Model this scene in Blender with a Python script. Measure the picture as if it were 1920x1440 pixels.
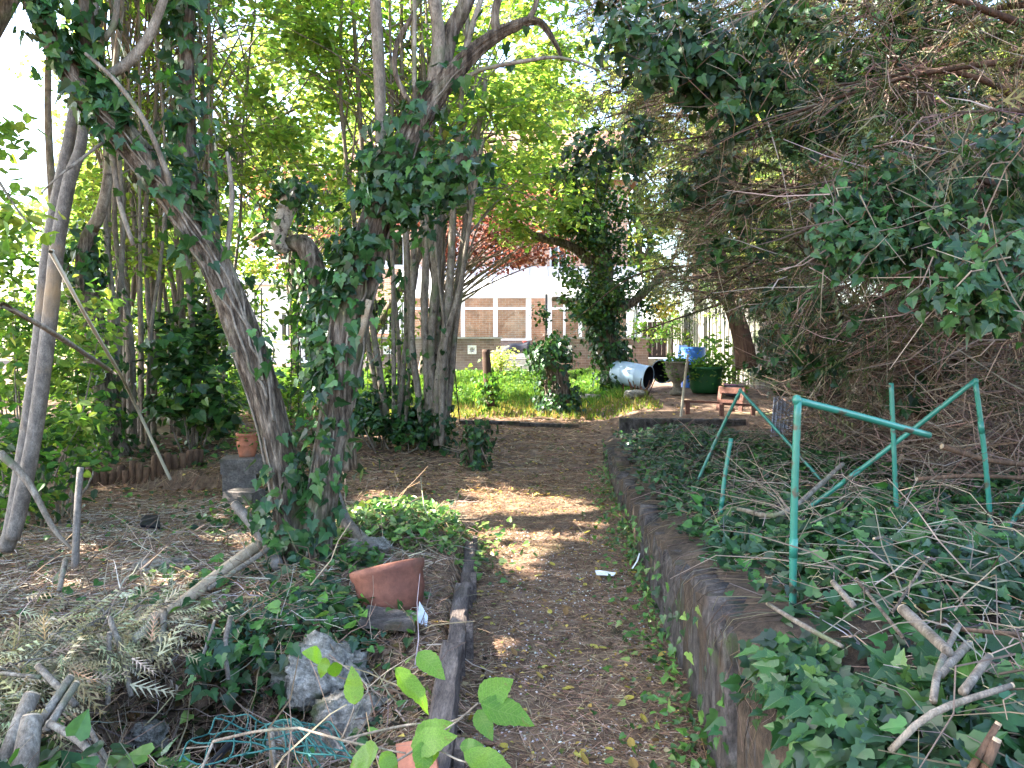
import bpy, math
import numpy as np
from mathutils import Vector, Matrix, noise

for o in list(bpy.data.objects):
    bpy.data.objects.remove(o)
scene = bpy.context.scene
COL = scene.collection
rng = np.random.default_rng(11)

# ------------------------------------------------------------------ camera, sky, sun, exposure
F = 1507.0                      # focal length in pixels of the 1920 px wide photograph
CAMZ = 1.55
PITCH = math.atan(70.0 / F)
cam_data = bpy.data.cameras.new("camera")
cam_data.sensor_width = 36.0
cam_data.lens = 36.0 * F / 1920.0
cam_data.clip_start = 0.05
cam_data.clip_end = 2000
cam = bpy.data.objects.new("camera", cam_data)
COL.objects.link(cam)
cam.location = (0, 0, CAMZ)
cam.rotation_euler = (math.pi / 2 - PITCH, 0, 0)
scene.camera = cam

SUN = Vector((-0.70, 0.10, 0.70)).normalized()
world = bpy.data.worlds.new("World")
scene.world = world
world.use_nodes = True
wn = world.node_tree
for n_ in list(wn.nodes):
    wn.nodes.remove(n_)
sky = wn.nodes.new("ShaderNodeTexSky")
sky.sky_type = 'NISHITA'
sky.sun_disc = False
sky.sun_elevation = math.asin(SUN.z)
sky.sun_rotation = math.atan2(SUN.x, SUN.y)
sky.air_density = 1.0
sky.dust_density = 2.0
bg = wn.nodes.new("ShaderNodeBackground")
bg.inputs[1].default_value = 0.15
wo = wn.nodes.new("ShaderNodeOutputWorld")
wn.links.new(sky.outputs[0], bg.inputs[0])
wn.links.new(bg.outputs[0], wo.inputs[0])

sun_data = bpy.data.lights.new("sun", 'SUN')
sun_data.energy = 5.0
sun_data.angle = math.radians(0.53)
sun_data.color = (1.0, 0.93, 0.82)
sun = bpy.data.objects.new("sun", sun_data)
COL.objects.link(sun)
sun.rotation_euler = SUN.to_track_quat('Z', 'Y').to_euler()

scene.view_settings.view_transform = 'Standard'
scene.view_settings.look = 'None'
scene.view_settings.exposure = 3.2
scene.view_settings.gamma = 1.0
scene.view_settings.use_curve_mapping = False
scene.cycles.max_bounces = 8
scene.cycles.diffuse_bounces = 4
scene.cycles.transmission_bounces = 6
scene.cycles.use_denoising = True

# ------------------------------------------------------------------ placing helpers
cp, sp = math.cos(PITCH), math.sin(PITCH)


def W(px, py, Y):
    """world point that lies at distance Y on the sight line of a photo pixel"""
    u, v = (px - 960) / F, (720 - py) / F
    d = np.array([u, cp + v * sp, -sp + v * cp])
    return np.array([0, 0, CAMZ]) + d * (Y / d[1])


def sm(t):
    t = np.clip(t, 0, 1)
    return t * t * (3 - 2 * t)


def wallx(y):
    return np.interp(y, [0, 3, 5.7, 9.5, 11], [.66, .80, .97, 1.17, 1.25])


def walltop(y):
    return np.interp(y, [0, 2.3, 2.8, 3.4, 5.1, 6.5, 8.7, 11], [.55, .60, .62, .55, .41, .34, .38, .33])


def edgex(y):
    return np.interp(y, [1, 3, 5.9, 7], [-.17, -.21, -.30, -.33])


def gz(x, y):
    x = np.asarray(x, float); y = np.asarray(y, float)
    z = np.interp(y, [-10, 2, 7, 9, 12, 15, 20, 26, 40, 300], [0, 0, .02, .13, .38, .55, .68, .86, .95, 1.2])
    near = sm((6.6 - y) / .8)
    z = z + .13 * sm((edgex(y) - .03 - x) / .08) * near * sm((x + 6) / 2)
    z = z + .20 * np.exp(-(((x + .85) / .55) ** 2 + ((y - 5.6) / .7) ** 2)) * sm((edgex(y) - x) / .15)
    z = z + .10 * np.exp(-(((x + 1.2) / .5) ** 2 + ((y - 4.6) / .5) ** 2))
    z = z - .55 * np.exp(-(((x + 1.22) / .62) ** 4 + ((y - 3.25) / .52) ** 4))
    z = z + .10 * sm((-x - 1.9) / .8) * sm((4.6 - y) / .8)
    z = z + .17 * sm((y - 8.15 + .06 * (x + 3.5)) / .10) * sm((-2.75 - x) / .25) * sm((14 - y) / 3)
    z = z + .16 * sm((x - 1.5) / .6) * sm((y - 10.6) / .8) * sm((24 - y) / 4)
    z = z + .10 * sm((np.abs(x - 2.2) - 4.5) / 4) * sm((y - 3) / 3)
    z = z + .035 * np.sin(x * 2.3 + 1.3 * np.sin(y * 1.1)) * np.cos(y * 1.9 + x) * sm((y - 1) / 2) * .6
    z = z + .012 * np.sin(x * 9.1 + 2 * np.sin(y * 5)) * np.cos(y * 7.7 + x * 3)
    return z


def bz(x, y):
    """level of the raised bed on the right"""
    x = np.asarray(x, float); y = np.asarray(y, float)
    top = walltop(y)
    d = x - wallx(y)
    return (top + .0 + .03 * np.sin(y * 5.3) * np.cos(y * 2.1 + 1) + .05 * sm(d / .5) - .05 * sm((.09 - d) / .06) + .05 * np.clip(d - .3, 0, 6) * (1 - sm((y - 6.5) / 3))
            + .05 * np.sin(x * 3.1 + y) * np.cos(y * 2.3 - x * .7) * sm(d / .4)
            + .02 * np.sin(x * 9 + y * 4) * np.cos(y * 8))


def G(px, py, fn=gz, lo=1.6, hi=60):
    ys = np.concatenate([np.arange(lo, 12, .01), np.arange(12, hi, .05)])
    u, v = (px - 960) / F, (720 - py) / F
    dy = cp + v * sp
    xs = u / dy * ys
    zs = CAMZ + (-sp + v * cp) / dy * ys
    k = np.argmax(zs <= fn(xs, ys))
    return np.array([xs[k], ys[k], fn(xs[k], ys[k])])


def gall(x, y):
    return np.where((x > wallx(y) - .04) & (y < 10.9), bz(x, y), gz(x, y))


def gtop(x, y):
    """top of the ivy on the bed, ground elsewhere"""
    return np.where((x > wallx(y) + .1) & (y < 10.9), bz(x, y) + .12, gall(x, y))


def WG(px, py, bx, by, fn=None, back=1.0):
    """a point seen at (px, py) that stands at the distance of the ground seen at (bx, by)"""
    return W(px, py, float(G(bx, by, fn or gall)[1]) * back)


def unit(a):
    a = np.asarray(a, float)
    return a / np.maximum(np.linalg.norm(a, axis=-1, keepdims=True), 1e-9)


# ------------------------------------------------------------------ mesh builder
class MB:
    def __init__(self):
        self.V, self.Fs, self.C, self.n, self.hascol = [], [], [], 0, False

    def add(self, v, f, col=None):
        v = np.asarray(v, float).reshape(-1, 3)
        if isinstance(f, np.ndarray):
            self.Fs.append(f + self.n)
        else:
            for q in f:
                self.Fs.append(np.asarray([q]) + self.n)
        self.V.append(v)
        if col is None:
            col = np.ones((len(v), 3)) * .5
        else:
            self.hascol = True
            col = np.asarray(col, float)
            if col.ndim == 1:
                col = np.tile(col, (len(v), 1))
        self.C.append(col)
        self.n += len(v)

    def tube(self, pts, rad, sides=8, step=None, rough=0, rfreq=6, cap=True, col=None, ridges=0):
        P = np.asarray(pts, float)
        R = np.asarray(rad, float) * np.ones(len(P))
        if step:
            P, R = smooth_path(P, R, step)
        m = len(P)
        T = np.gradient(P, axis=0); T = unit(T)
        ref = np.array([1., 0, 0]) if abs(T[0][0]) < .8 else np.array([0, 1., 0])
        A = np.zeros_like(P); a = ref - T[0] * ref.dot(T[0])
        for i in range(m):
            a = a - T[i] * a.dot(T[i]); a = a / (np.linalg.norm(a) + 1e-9); A[i] = a
        B = np.cross(T, A)
        th = np.linspace(0, 2 * np.pi, sides, endpoint=False)
        rr = R[:, None] * np.ones(sides)[None]
        if rough:
            s = np.concatenate([[0], np.cumsum(np.linalg.norm(np.diff(P, axis=0), axis=1))])
            off = rng.uniform(0, 50)
            for i in range(m):
                for j in range(sides):
                    q = Vector((math.cos(th[j]) * ridges + off, math.sin(th[j]) * ridges, s[i] * rfreq))
                    w = noise.noise(q) + .5 * noise.noise(q * 2.3)
                    rr[i, j] += rough * (-abs(w) * 1.6 + .35 + .8 * noise.noise(Vector((math.cos(th[j]) + off, math.sin(th[j]), s[i] * 2.2))))
        V = P[:, None, :] + rr[..., None] * (np.cos(th)[None, :, None] * A[:, None, :] + np.sin(th)[None, :, None] * B[:, None, :])
        V = V.reshape(-1, 3)
        i = np.arange(m - 1)[:, None] * sides; j = np.arange(sides)[None]; j2 = (j + 1) % sides
        Q = np.stack([i + j, i + j2, i + sides + j2, i + sides + j], -1).reshape(-1, 4)
        base = self.n
        self.add(V, Q, col)
        if cap and sides >= 4:
            self.Fs.append(np.array([[base + k for k in range(sides)][::-1]]))
            self.Fs.append(np.array([[base + (m - 1) * sides + k for k in range(sides)]]))
        return P, R

    def twigs(self, P0, P1, r0, r1=None, sag=0, col=None, segs=2, wig=0.0):
        """many thin three-sided twigs at once"""
        P0 = np.asarray(P0); P1 = np.asarray(P1); n = len(P0)
        r0 = np.ones(n) * r0; r1 = r0 * .4 if r1 is None else np.ones(n) * r1
        D = unit(P1 - P0)
        L = np.linalg.norm(P1 - P0, axis=1)
        up = np.where(np.abs(D[:, 2:3]) > .9, np.array([[1., 0, 0]]), np.array([[0, 0, 1.]]))
        A = unit(np.cross(D, up)); B = np.cross(D, A)
        vs = []
        for k in range(segs + 1):
            t = k / segs
            c = P0 + (P1 - P0) * t
            c = c + np.array([0, 0, -1.]) * (sag * 4 * t * (1 - t)) * L[:, None]
            if 0 < k < segs and wig:
                c = c + rng.normal(0, wig, (n, 3)) * L[:, None]
            r = (r0 * (1 - t) + r1 * t)[:, None]
            for q in range(3):
                an = 2 * np.pi * q / 3
                vs.append(c + r * (math.cos(an) * A + math.sin(an) * B))
        V = np.stack(vs, 1)
        nv = V.shape[1]
        fl = []
        for k in range(segs):
            for q in range(3):
                fl.append([k * 3 + q, k * 3 + (q + 1) % 3, (k + 1) * 3 + (q + 1) % 3, (k + 1) * 3 + q])
        Fq = (np.arange(n)[:, None, None] * nv + np.array(fl)[None]).reshape(-1, 4)
        c = None if col is None else np.repeat(np.asarray(col, float) * np.ones((n, 3)), nv, axis=0)
        self.add(V.reshape(-1, 3), Fq, c)

    def strands(self, pts, r, col):
        """many curved three-sided strands: pts is (n, k, 3)"""
        pts = np.asarray(pts, float); n, k = pts.shape[:2]
        D = unit(np.gradient(pts, axis=1))
        A = unit(np.cross(D, np.array([.3, 1., .2]))); B = np.cross(D, A)
        r = (np.ones(n) * r)[:, None, None] * np.linspace(1, .5, k)[None, :, None]
        V = np.stack([pts + r * (math.cos(a) * A + math.sin(a) * B) for a in (0, 2.094, 4.189)], 2).reshape(n, k * 3, 3)
        fl = np.array([[i * 3 + q, i * 3 + (q + 1) % 3, i * 3 + 3 + (q + 1) % 3, i * 3 + 3 + q] for i in range(k - 1) for q in range(3)])
        self.add(V.reshape(-1, 3), (np.arange(n)[:, None, None] * (k * 3) + fl[None]).reshape(-1, 4), np.repeat(col, k * 3, axis=0))

    def leaves(self, P, N, size, tm, col, T=None):
        P = np.asarray(P, float); n = len(P)
        if n == 0:
            return
        N = unit(N)
        if T is None:
            T = rng.normal(0, 1, (n, 3))
        T = T - N * np.sum(T * N, 1, keepdims=True); T = unit(T)
        B = np.cross(N, T)
        tv, tf = tm
        s = (np.ones(n) * size)[:, None, None]
        V = P[:, None, :] + s * (tv[None, :, 0:1] * T[:, None, :] + tv[None, :, 1:2] * B[:, None, :] + tv[None, :, 2:3] * N[:, None, :])
        k = len(tv)
        Fq = (np.arange(n)[:, None, None] * k + tf[None]).reshape(-1, tf.shape[1])
        self.add(V.reshape(-1, 3), Fq, np.repeat(col, k, axis=0))

    def box(self, c, size, rot=None, taper=1.0, col=None):
        sx, sy, sz = np.asarray(size) / 2
        v = np.array([[x * sx, y * sy, z * sz] for z in (-1, 1) for y in (-1, 1) for x in (-1, 1)], float)
        v[4:, :2] *= taper
        if rot is not None:
            v = v @ np.array(rot).T
        self.add(v + np.asarray(c), np.array([[0, 2, 3, 1], [4, 5, 7, 6], [0, 1, 5, 4], [2, 6, 7, 3], [1, 3, 7, 5], [0, 4, 6, 2]]), col)

    def bar(self, p0, p1, w, h, up=(0, 0, 1)):
        p0 = np.asarray(p0, float); p1 = np.asarray(p1, float)
        d = unit(p1 - p0); u = np.asarray(up, float)
        if abs(d.dot(u)) > .95:
            u = np.array([0, 1., 0])
        s = unit(np.cross(d, u)); t = np.cross(s, d)
        self.box((p0 + p1) / 2, (np.linalg.norm(p1 - p0), w, h), np.stack([d, s, t], 1))

    def lathe(self, prof, c, sides=28, axis=(0, 0, 1), rough=0.0):
        ax = unit(axis); ref = np.array([1., 0, 0]) if abs(ax[0]) < .8 else np.array([0, 1., 0])
        A = unit(ref - ax * ref.dot(ax)); B = np.cross(ax, A)
        th = np.linspace(0, 2 * np.pi, sides, endpoint=False)
        V = [np.asarray(c) + ax * h + r * (np.cos(th)[:, None] * A + np.sin(th)[:, None] * B) for r, h in prof]
        V = np.concatenate(V); m = len(prof)
        if rough:
            V += rng.normal(0, rough, V.shape)
        i = np.arange(m - 1)[:, None] * sides; j = np.arange(sides)[None]; j2 = (j + 1) % sides
        self.add(V, np.stack([i + j, i + j2, i + sides + j2, i + sides + j], -1).reshape(-1, 4))

    def build(self, name, mat, parent=None, smooth=False, origin=None):
        V = np.concatenate(self.V)
        if parent is not None:
            org = np.array(parent_world(parent))
        elif origin is not None:
            org = np.asarray(origin, float)
        else:
            lo, hi = V.min(0), V.max(0)
            org = np.array([(lo[0] + hi[0]) / 2, (lo[1] + hi[1]) / 2, lo[2]])
        me = bpy.data.meshes.new(name)
        loops = np.concatenate([f.reshape(-1) for f in self.Fs]).astype(np.int32)
        tot = np.concatenate([np.full(len(f), f.shape[1]) for f in self.Fs]).astype(np.int32)
        st = np.concatenate([[0], np.cumsum(tot)[:-1]]).astype(np.int32)
        me.vertices.add(len(V)); me.vertices.foreach_set("co", (V - org).astype(np.float32).ravel())
        me.loops.add(len(loops)); me.loops.foreach_set("vertex_index", loops)
        me.polygons.add(len(tot)); me.polygons.foreach_set("loop_start", st)
        me.update(calc_edges=True)
        me.polygons.foreach_set("use_smooth", np.full(len(tot), bool(smooth)))
        if self.hascol:
            at = me.attributes.new("Col", 'FLOAT_COLOR', 'POINT')
            C = np.concatenate(self.C)
            at.data.foreach_set("color", np.concatenate([C, np.ones((len(C), 1))], 1).astype(np.float32).ravel())
        me.materials.append(mat)
        me.update()
        o = bpy.data.objects.new(name, me)
        COL.objects.link(o)
        if parent is not None:
            o.parent = parent
        else:
            o.location = org
        return o


def parent_world(p):
    v = Vector((0, 0, 0))
    while p is not None:
        v = v + p.location
        p = p.parent
    return v


def smooth_path(P, R, step):
    m = len(P)
    if m == 2:
        n = max(2, int(np.linalg.norm(P[1] - P[0]) / step) + 1)
        t = np.linspace(0, 1, n)[:, None]
        return P[0] + (P[1] - P[0]) * t, R[0] + (R[1] - R[0]) * t[:, 0]
    Q = np.vstack([2 * P[0] - P[1], P, 2 * P[-1] - P[-2]])
    op, orr = [], []
    for i in range(m - 1):
        p0, p1, p2, p3 = Q[i:i + 4]
        n = max(2, int(np.linalg.norm(p2 - p1) / step))
        for t in np.linspace(0, 1, n, endpoint=False):
            op.append(.5 * (2 * p1 + (p2 - p0) * t + (2 * p0 - 5 * p1 + 4 * p2 - p3) * t * t + (3 * p1 - p0 - 3 * p2 + p3) * t ** 3))
            orr.append(R[i] + (R[i + 1] - R[i]) * t)
    op.append(P[-1]); orr.append(R[-1])
    return np.array(op), np.array(orr)


def tag(o, label=None, cat=None, group=None, kind=None):
    if label: o["label"] = label
    if cat: o["category"] = cat
    if group: o["group"] = group
    if kind: o["kind"] = kind
    return o


def thing(name, loc, label, cat, group=None):
    o = bpy.data.objects.new(name, None)
    COL.objects.link(o)
    o.location = Vector([float(a) for a in loc])
    o.empty_display_size = .1
    return tag(o, label, cat, group)


# ------------------------------------------------------------------ leaf shapes (x along the leaf, z up from the blade)
def fan(outline, centre, fold=.16, curl=.1):
    pts = [centre] + outline
    v = np.array([[x, y, fold * abs(y) - curl * x * x] for x, y in pts], float)
    n = len(outline)
    return v, np.array([[0, 1 + i, 1 + (i + 1) % n] for i in range(n)])


IVY = fan([(.05, 0), (-.12, .14), (-.08, .33), (.08, .52), (.25, .33), (.44, .38), (.54, .22), (.8, .11), (1, 0), (.8, -.11), (.54, -.22), (.44, -.38), (.25, -.33), (.08, -.52), (-.1, -.33), (-.12, -.14)], (.3, 0), .22, .14)
IVY_S = fan([(0, 0), (-.12, .28), (.1, .47), (.45, .36), (1, 0), (.45, -.36), (.1, -.47), (-.12, -.28)], (.3, 0), .22, .14)
OVATE = (np.array([[0, 0, 0], [.3, .29, .09], [.7, .24, .04], [1, 0, -.12], [.7, -.24, .04], [.3, -.29, .09]], float), np.array([[0, 3, 2, 1], [0, 5, 4, 3]]))
DIAM = (np.array([[0, 0, 0], [.45, .36, .1], [1, 0, -.08], [.45, -.36, .1]], float), np.array([[0, 2, 1], [0, 3, 2]]))
SLIM = (np.array([[0, .03, 0], [0, -.03, 0], [1, 0, .05]], float), np.array([[0, 1, 2]]))
_sv, _sf = [], []
for _k in range(6):
    _x = _k * .15
    _l = .34 * (1 - _k * .12)
    for _s in (-1, 1):
        b_ = len(_sv)
        _sv += [[_x, 0, 0], [_x + .07, 0, 0], [_x + _l * .85, _s * _l * .6, -.04 - .1 * _x]]
        _sf.append([b_, b_ + 1, b_ + 2])
b_ = len(_sv)
_sv += [[0, .018, 0], [0, -.018, 0], [1.05, 0, -.13]]
_sf.append([b_, b_ + 1, b_ + 2])
SPRAY = (np.array(_sv, float), np.array(_sf))


def pal(n, cols, jit=.22):
    cols = np.array(cols, float)
    k = rng.integers(0, len(cols), n)
    return np.clip(cols[k] * np.exp(rng.normal(0, jit, (n, 1))) * np.exp(rng.normal(0, jit * .3, (n, 3))), .003, .9)


P_IVY = [(.022, .065, .018), (.03, .085, .022), (.018, .05, .018), (.05, .12, .028), (.025, .06, .03)]
P_IVYL = [(.06, .14, .03), (.09, .19, .035), (.04, .10, .025), (.13, .2, .05)]
P_HAZEL = [(.12, .205, .05), (.16, .25, .06), (.09, .165, .045), (.2, .26, .07)]
P_FAR = [(.15, .225, .06), (.2, .27, .075), (.115, .185, .055), (.27, .28, .09)]
P_RED = [(.16, .06, .045), (.22, .095, .065), (.11, .045, .04), (.25, .13, .08)]
P_CON = [(.04, .07, .028), (.06, .09, .034), (.03, .052, .024), (.1, .115, .05)]
P_DEAD = [(.20, .13, .075), (.28, .19, .11), (.13, .08, .05), (.36, .27, .16)]
P_YEL = [(.55, .42, .06), (.48, .32, .05), (.36, .2, .06), (.4, .42, .09)]
P_TWIG = [(.16, .115, .085), (.22, .165, .125), (.11, .075, .055), (.27, .21, .16)]


# ------------------------------------------------------------------ materials
def nt_new(name):
    m = bpy.data.materials.new(name)
    m.use_nodes = True
    nt = m.node_tree
    for n in list(nt.nodes):
        nt.nodes.remove(n)
    out = nt.nodes.new("ShaderNodeOutputMaterial")
    return m, nt, out


def N_(nt, t, **kw):
    n = nt.nodes.new("ShaderNode" + t)
    for k, v in kw.items():
        setattr(n, k, v)
    return n


def ramp(nt, fac, stops):
    r = N_(nt, "ValToRGB")
    e = r.color_ramp.elements
    while len(e) > 1:
        e.remove(e[-1])
    e[0].position = stops[0][0]; e[0].color = (*stops[0][1], 1)
    for p, c in stops[1:]:
        k = e.new(p); k.color = (*c, 1)
    nt.links.new(fac, r.inputs[0])
    return r.outputs[0]


def mixc(nt, fac, a, b, mode='MIX'):
    m = N_(nt, "Mix", data_type='RGBA', blend_type=mode)
    if hasattr(fac, "links"): nt.links.new(fac, m.inputs[0])
    else: m.inputs[0].default_value = fac
    for k, s in ((6, a), (7, b)):
        if hasattr(s, "links"): nt.links.new(s, m.inputs[k])
        else: m.inputs[k].default_value = (*s, 1)
    return m.outputs[2]


def leaf_material(name, rough=.45, trans=.45, tint=(1.5, 1.5, .6), spec=.5, stops=None, veins=None):
    m, nt, out = nt_new(name)
    if stops is None:
        at = N_(nt, "Attribute", attribute_name="Col")
        col = at.outputs[0]
    else:
        oi = N_(nt, "ObjectInfo")
        col = ramp(nt, oi.outputs["Random"], stops)
    tc = N_(nt, "TexCoord")
    nz = N_(nt, "TexNoise"); nz.inputs["Scale"].default_value = 35; nt.links.new(tc.outputs["Object"], nz.inputs[0])
    col = mixc(nt, .6, col, ramp(nt, nz.outputs[0], [(.3, (.55, .6, .5)), (.7, (1.3, 1.3, 1.2))]), 'MULTIPLY')
    if veins:
        def mth(op, a, b=None, c=None):
            n = N_(nt, "Math", operation=op)
            for k, s in enumerate((a, b, c)):
                if s is None: continue
                if hasattr(s, "links"): nt.links.new(s, n.inputs[k])
                else: n.inputs[k].default_value = s
            return n.outputs[0]
        sx = N_(nt, "SeparateXYZ"); nt.links.new(tc.outputs["Object"], sx.inputs[0])
        ay = mth('ABSOLUTE', sx.outputs[1])
        if veins == 'palm':
            an = mth('ARCTAN2', sx.outputs[1], mth('ADD', sx.outputs[0], .02))
            f = mth('ABSOLUTE', mth('SINE', mth('MULTIPLY', an, 2.6)))
            w = .09
        else:
            f = mth('PINGPONG', mth('SUBTRACT', sx.outputs[0], mth('MULTIPLY', ay, .75)), .055)
            f = mth('MULTIPLY', mth('MINIMUM', f, ay), 18)
            w = .14
        vf = mth('MULTIPLY', mth('SUBTRACT', 1.0, mth('MINIMUM', mth('DIVIDE', f, w), 1.0)), .8)
        col = mixc(nt, vf, col, mixc(nt, .5, mixc(nt, 1.0, col, (1.9, 1.6, 1.7), 'MULTIPLY'), (.16, .2, .09)))
        n5 = N_(nt, "TexNoise"); n5.inputs["Scale"].default_value = 7; nt.links.new(tc.outputs["Object"], n5.inputs[0])
        col = mixc(nt, ramp(nt, n5.outputs[0], [(.68, (0, 0, 0)), (.76, (.6, .6, .6))]), col, (.16, .13, .04))
    p = N_(nt, "BsdfPrincipled")
    nt.links.new(col, p.inputs["Base Color"])
    p.inputs["Roughness"].default_value = rough
    p.inputs["Specular IOR Level"].default_value = spec
    t = N_(nt, "BsdfTranslucent")
    nt.links.new(mixc(nt, 1.0, col, tint, 'MULTIPLY'), t.inputs[0])
    mx = N_(nt, "MixShader"); mx.inputs[0].default_value = trans
    nt.links.new(p.outputs[0], mx.inputs[1]); nt.links.new(t.outputs[0], mx.inputs[2])
    nt.links.new(mx.outputs[0], out.inputs[0])
    return m


def surf(name, stops, scale=6, detail=8, rough=.85, bump=.3, bscale=None, stretch=(1, 1, 1), spec=.3, dist=0.0, extra=None, metal=0, colattr=False, coords="Object", fine=.6):
    m, nt, out = nt_new(name)
    tc = N_(nt, "TexCoord")
    mp = N_(nt, "Mapping"); mp.inputs["Scale"].default_value = stretch
    nt.links.new(tc.outputs[coords], mp.inputs[0])
    nz = N_(nt, "TexNoise"); nz.inputs["Scale"].default_value = scale; nz.inputs["Detail"].default_value = detail
    nz.inputs["Roughness"].default_value = .65; nz.inputs["Distortion"].default_value = dist
    nt.links.new(mp.outputs[0], nz.inputs[0])
    col = ramp(nt, nz.outputs[0], stops)
    if colattr:
        at = N_(nt, "Attribute", attribute_name="Col")
        col = mixc(nt, 1.0, at.outputs[0], col, 'MULTIPLY')
    if fine and bump:       # fine grain
        n4 = N_(nt, "TexNoise"); n4.inputs["Scale"].default_value = scale * 6; n4.inputs["Detail"].default_value = 6; n4.inputs["Roughness"].default_value = .75
        nt.links.new(mp.outputs[0], n4.inputs[0])
        col = mixc(nt, fine * min(1, bump / .5), col, ramp(nt, n4.outputs[0], [(.36, (.35, .35, .35)), (.5, (1, 1, 1)), (.66, (1.7, 1.65, 1.6))]), 'MULTIPLY')
    if extra:       # blotches of another colour: (colour, scale, low, high)
        for (c2, sc2, lo, hi) in extra:
            n2 = N_(nt, "TexNoise"); n2.inputs["Scale"].default_value = sc2; n2.inputs["Detail"].default_value = 6
            nt.links.new(tc.outputs[coords], n2.inputs[0])
            f = ramp(nt, n2.outputs[0], [(lo, (0, 0, 0)), (hi, (1, 1, 1))])
            col = mixc(nt, f, col, c2)
    p = N_(nt, "BsdfPrincipled")
    nt.links.new(col, p.inputs["Base Color"])
    p.inputs["Roughness"].default_value = rough; p.inputs["Specular IOR Level"].default_value = spec
    p.inputs["Metallic"].default_value = metal
    if bump:
        b = N_(nt, "Bump"); b.inputs["Strength"].default_value = bump; b.inputs["Distance"].default_value = .02
        n3 = N_(nt, "TexNoise"); n3.inputs["Scale"].default_value = bscale or scale * 2.5; n3.inputs["Detail"].default_value = 8
        n3.inputs["Roughness"].default_value = .7
        nt.links.new(mp.outputs[0], n3.inputs[0]); nt.links.new(n3.outputs[0], b.inputs["Height"])
        nt.links.new(b.outputs[0], p.inputs["Normal"])
    nt.links.new(p.outputs[0], out.inputs[0])
    return m


M = {}
M['ivy'] = leaf_material("ivy leaf", .36, .18, (1.6, 1.7, .7), .34)
IVYSTOPS = [(0, (.014, .045, .016)), (.4, (.024, .072, .021)), (.75, (.036, .098, .027)), (.92, (.06, .135, .034)), (1, (.10, .17, .045))]
M['ivy_one'] = leaf_material("ivy leaf single", .36, .18, (1.6, 1.7, .7), .34, IVYSTOPS, veins='palm')
M['hazel'] = leaf_material("hazel leaf", .5, .55, (2.1, 2.0, .9), .35)
M['far'] = leaf_material("far leaf", .55, .55, (1.9, 1.8, 1.0), .3)
M['red'] = leaf_material("red leaf", .5, .5, (1.5, 1.1, 1.0), .3)
M['con'] = leaf_material("conifer spray", .6, .3, (1.4, 1.3, .7), .2)
M['dead'] = leaf_material("dead leaf", .7, .25, (1.2, 1.0, .7), .2)
M['dead_one'] = leaf_material("fallen leaf single", .6, .3, (1.2, 1.1, .7), .25, [(0, (.16, .09, .05)), (.3, (.3, .17, .07)), (.55, (.5, .38, .07)), (.8, (.55, .46, .1)), (1, (.3, .33, .1))])
M['green_one'] = leaf_material("broad leaf single", .42, .5, (1.7, 1.7, .5), .45, [(0, (.085, .19, .02)), (.5, (.125, .25, .028)), (1, (.17, .29, .04))], veins='pinnate')
M['grass'] = leaf_material("grass blade", .6, .45, (1.5, 1.4, .6), .2)
M['twig'] = surf("dry twig", [(.3, (.7, .7, .7)), (.7, (1.2, 1.2, 1.2))], 20, 4, .85, 0, colattr=True)
M['litter'] = surf("needle litter", [(.3, (.75, .75, .75)), (.7, (1.2, 1.2, 1.2))], 20, 3, .9, 0, colattr=True)
M['bark'] = surf("furrowed bark", [(.36, (.03, .021, .015)), (.48, (.11, .082, .06)), (.66, (.28, .23, .18))], 30, 10, .9, 1.0, 40, (1, 1, .16), extra=[((.07, .09, .03), 3, .55, .75)])
M['hbark'] = surf("hazel bark", [(.3, (.09, .07, .052)), (.52, (.21, .172, .135)), (.72, (.35, .31, .255))], 22, 10, .8, .6, 60, (1, 1, .35), extra=[((.13, .14, .075), 7, .55, .7), ((.06, .045, .035), 12, .62, .72)])
M['sbark'] = surf("sapling bark", [(.3, (.06, .05, .042)), (.55, (.15, .128, .11)), (.75, (.26, .23, .2))], 26, 10, .55, .5, 60, (1, 1, .6), spec=.45, extra=[((.3, .2, .11), 2.5, .58, .72)])
M['cbark'] = surf("conifer bark", [(.3, (.035, .02, .014)), (.55, (.085, .048, .032)), (.75, (.15, .095, .065))], 10, 9, .9, .8, 22, (1, 1, .15))
M['birch'] = surf("birch bark", [(.4, (.09, .07, .06)), (.46, (.36, .3, .25)), (.7, (.5, .44, .38))], 20, 8, .75, .4, 30, (1, 1, .8))
M['cut'] = surf("cut wood", [(.3, (.3, .21, .13)), (.7, (.52, .4, .28))], 20, 6, .8, .3, 40)
M['soil'] = surf("forest soil", [(.3, (.066, .04, .027)), (.5, (.15, .095, .062)), (.7, (.25, .172, .115))], 5, 12, .95, .9, 30, extra=[((.07, .09, .035), 1.3, .62, .74)])
M['bed'] = surf("bed soil", [(.3, (.035, .027, .02)), (.55, (.08, .055, .038)), (.75, (.15, .11, .075))], 7, 12, .95, .9, 30)
M['sleeper'] = surf("weathered timber", [(.3, (.028, .023, .021)), (.5, (.078, .066, .06)), (.72, (.165, .145, .135))], 9, 12, .9, 1.0, 24, (1.5, 2.6, .8), extra=[((.06, .07, .03), 5, .57, .7), ((.1, .065, .042), 3.5, .56, .7), ((.025, .02, .018), 9, .6, .7)])
M['board'] = surf("edging board", [(.3, (.06, .045, .04)), (.5, (.13, .1, .085)), (.72, (.24, .19, .16))], 7, 10, .85, .8, 20, (3.5, .5, 3.5))
M['log'] = surf("log roll", [(.3, (.05, .028, .018)), (.55, (.13, .075, .046)), (.75, (.22, .14, .09))], 10, 8, .85, .6, 25, (1, 1, .3))
M['terra'] = surf("terracotta", [(.3, (.3, .105, .06)), (.6, (.44, .17, .10)), (.8, (.52, .26, .17))], 6, 8, .8, .25, 40, extra=[((.2, .13, .09), 4, .56, .72)])
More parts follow.
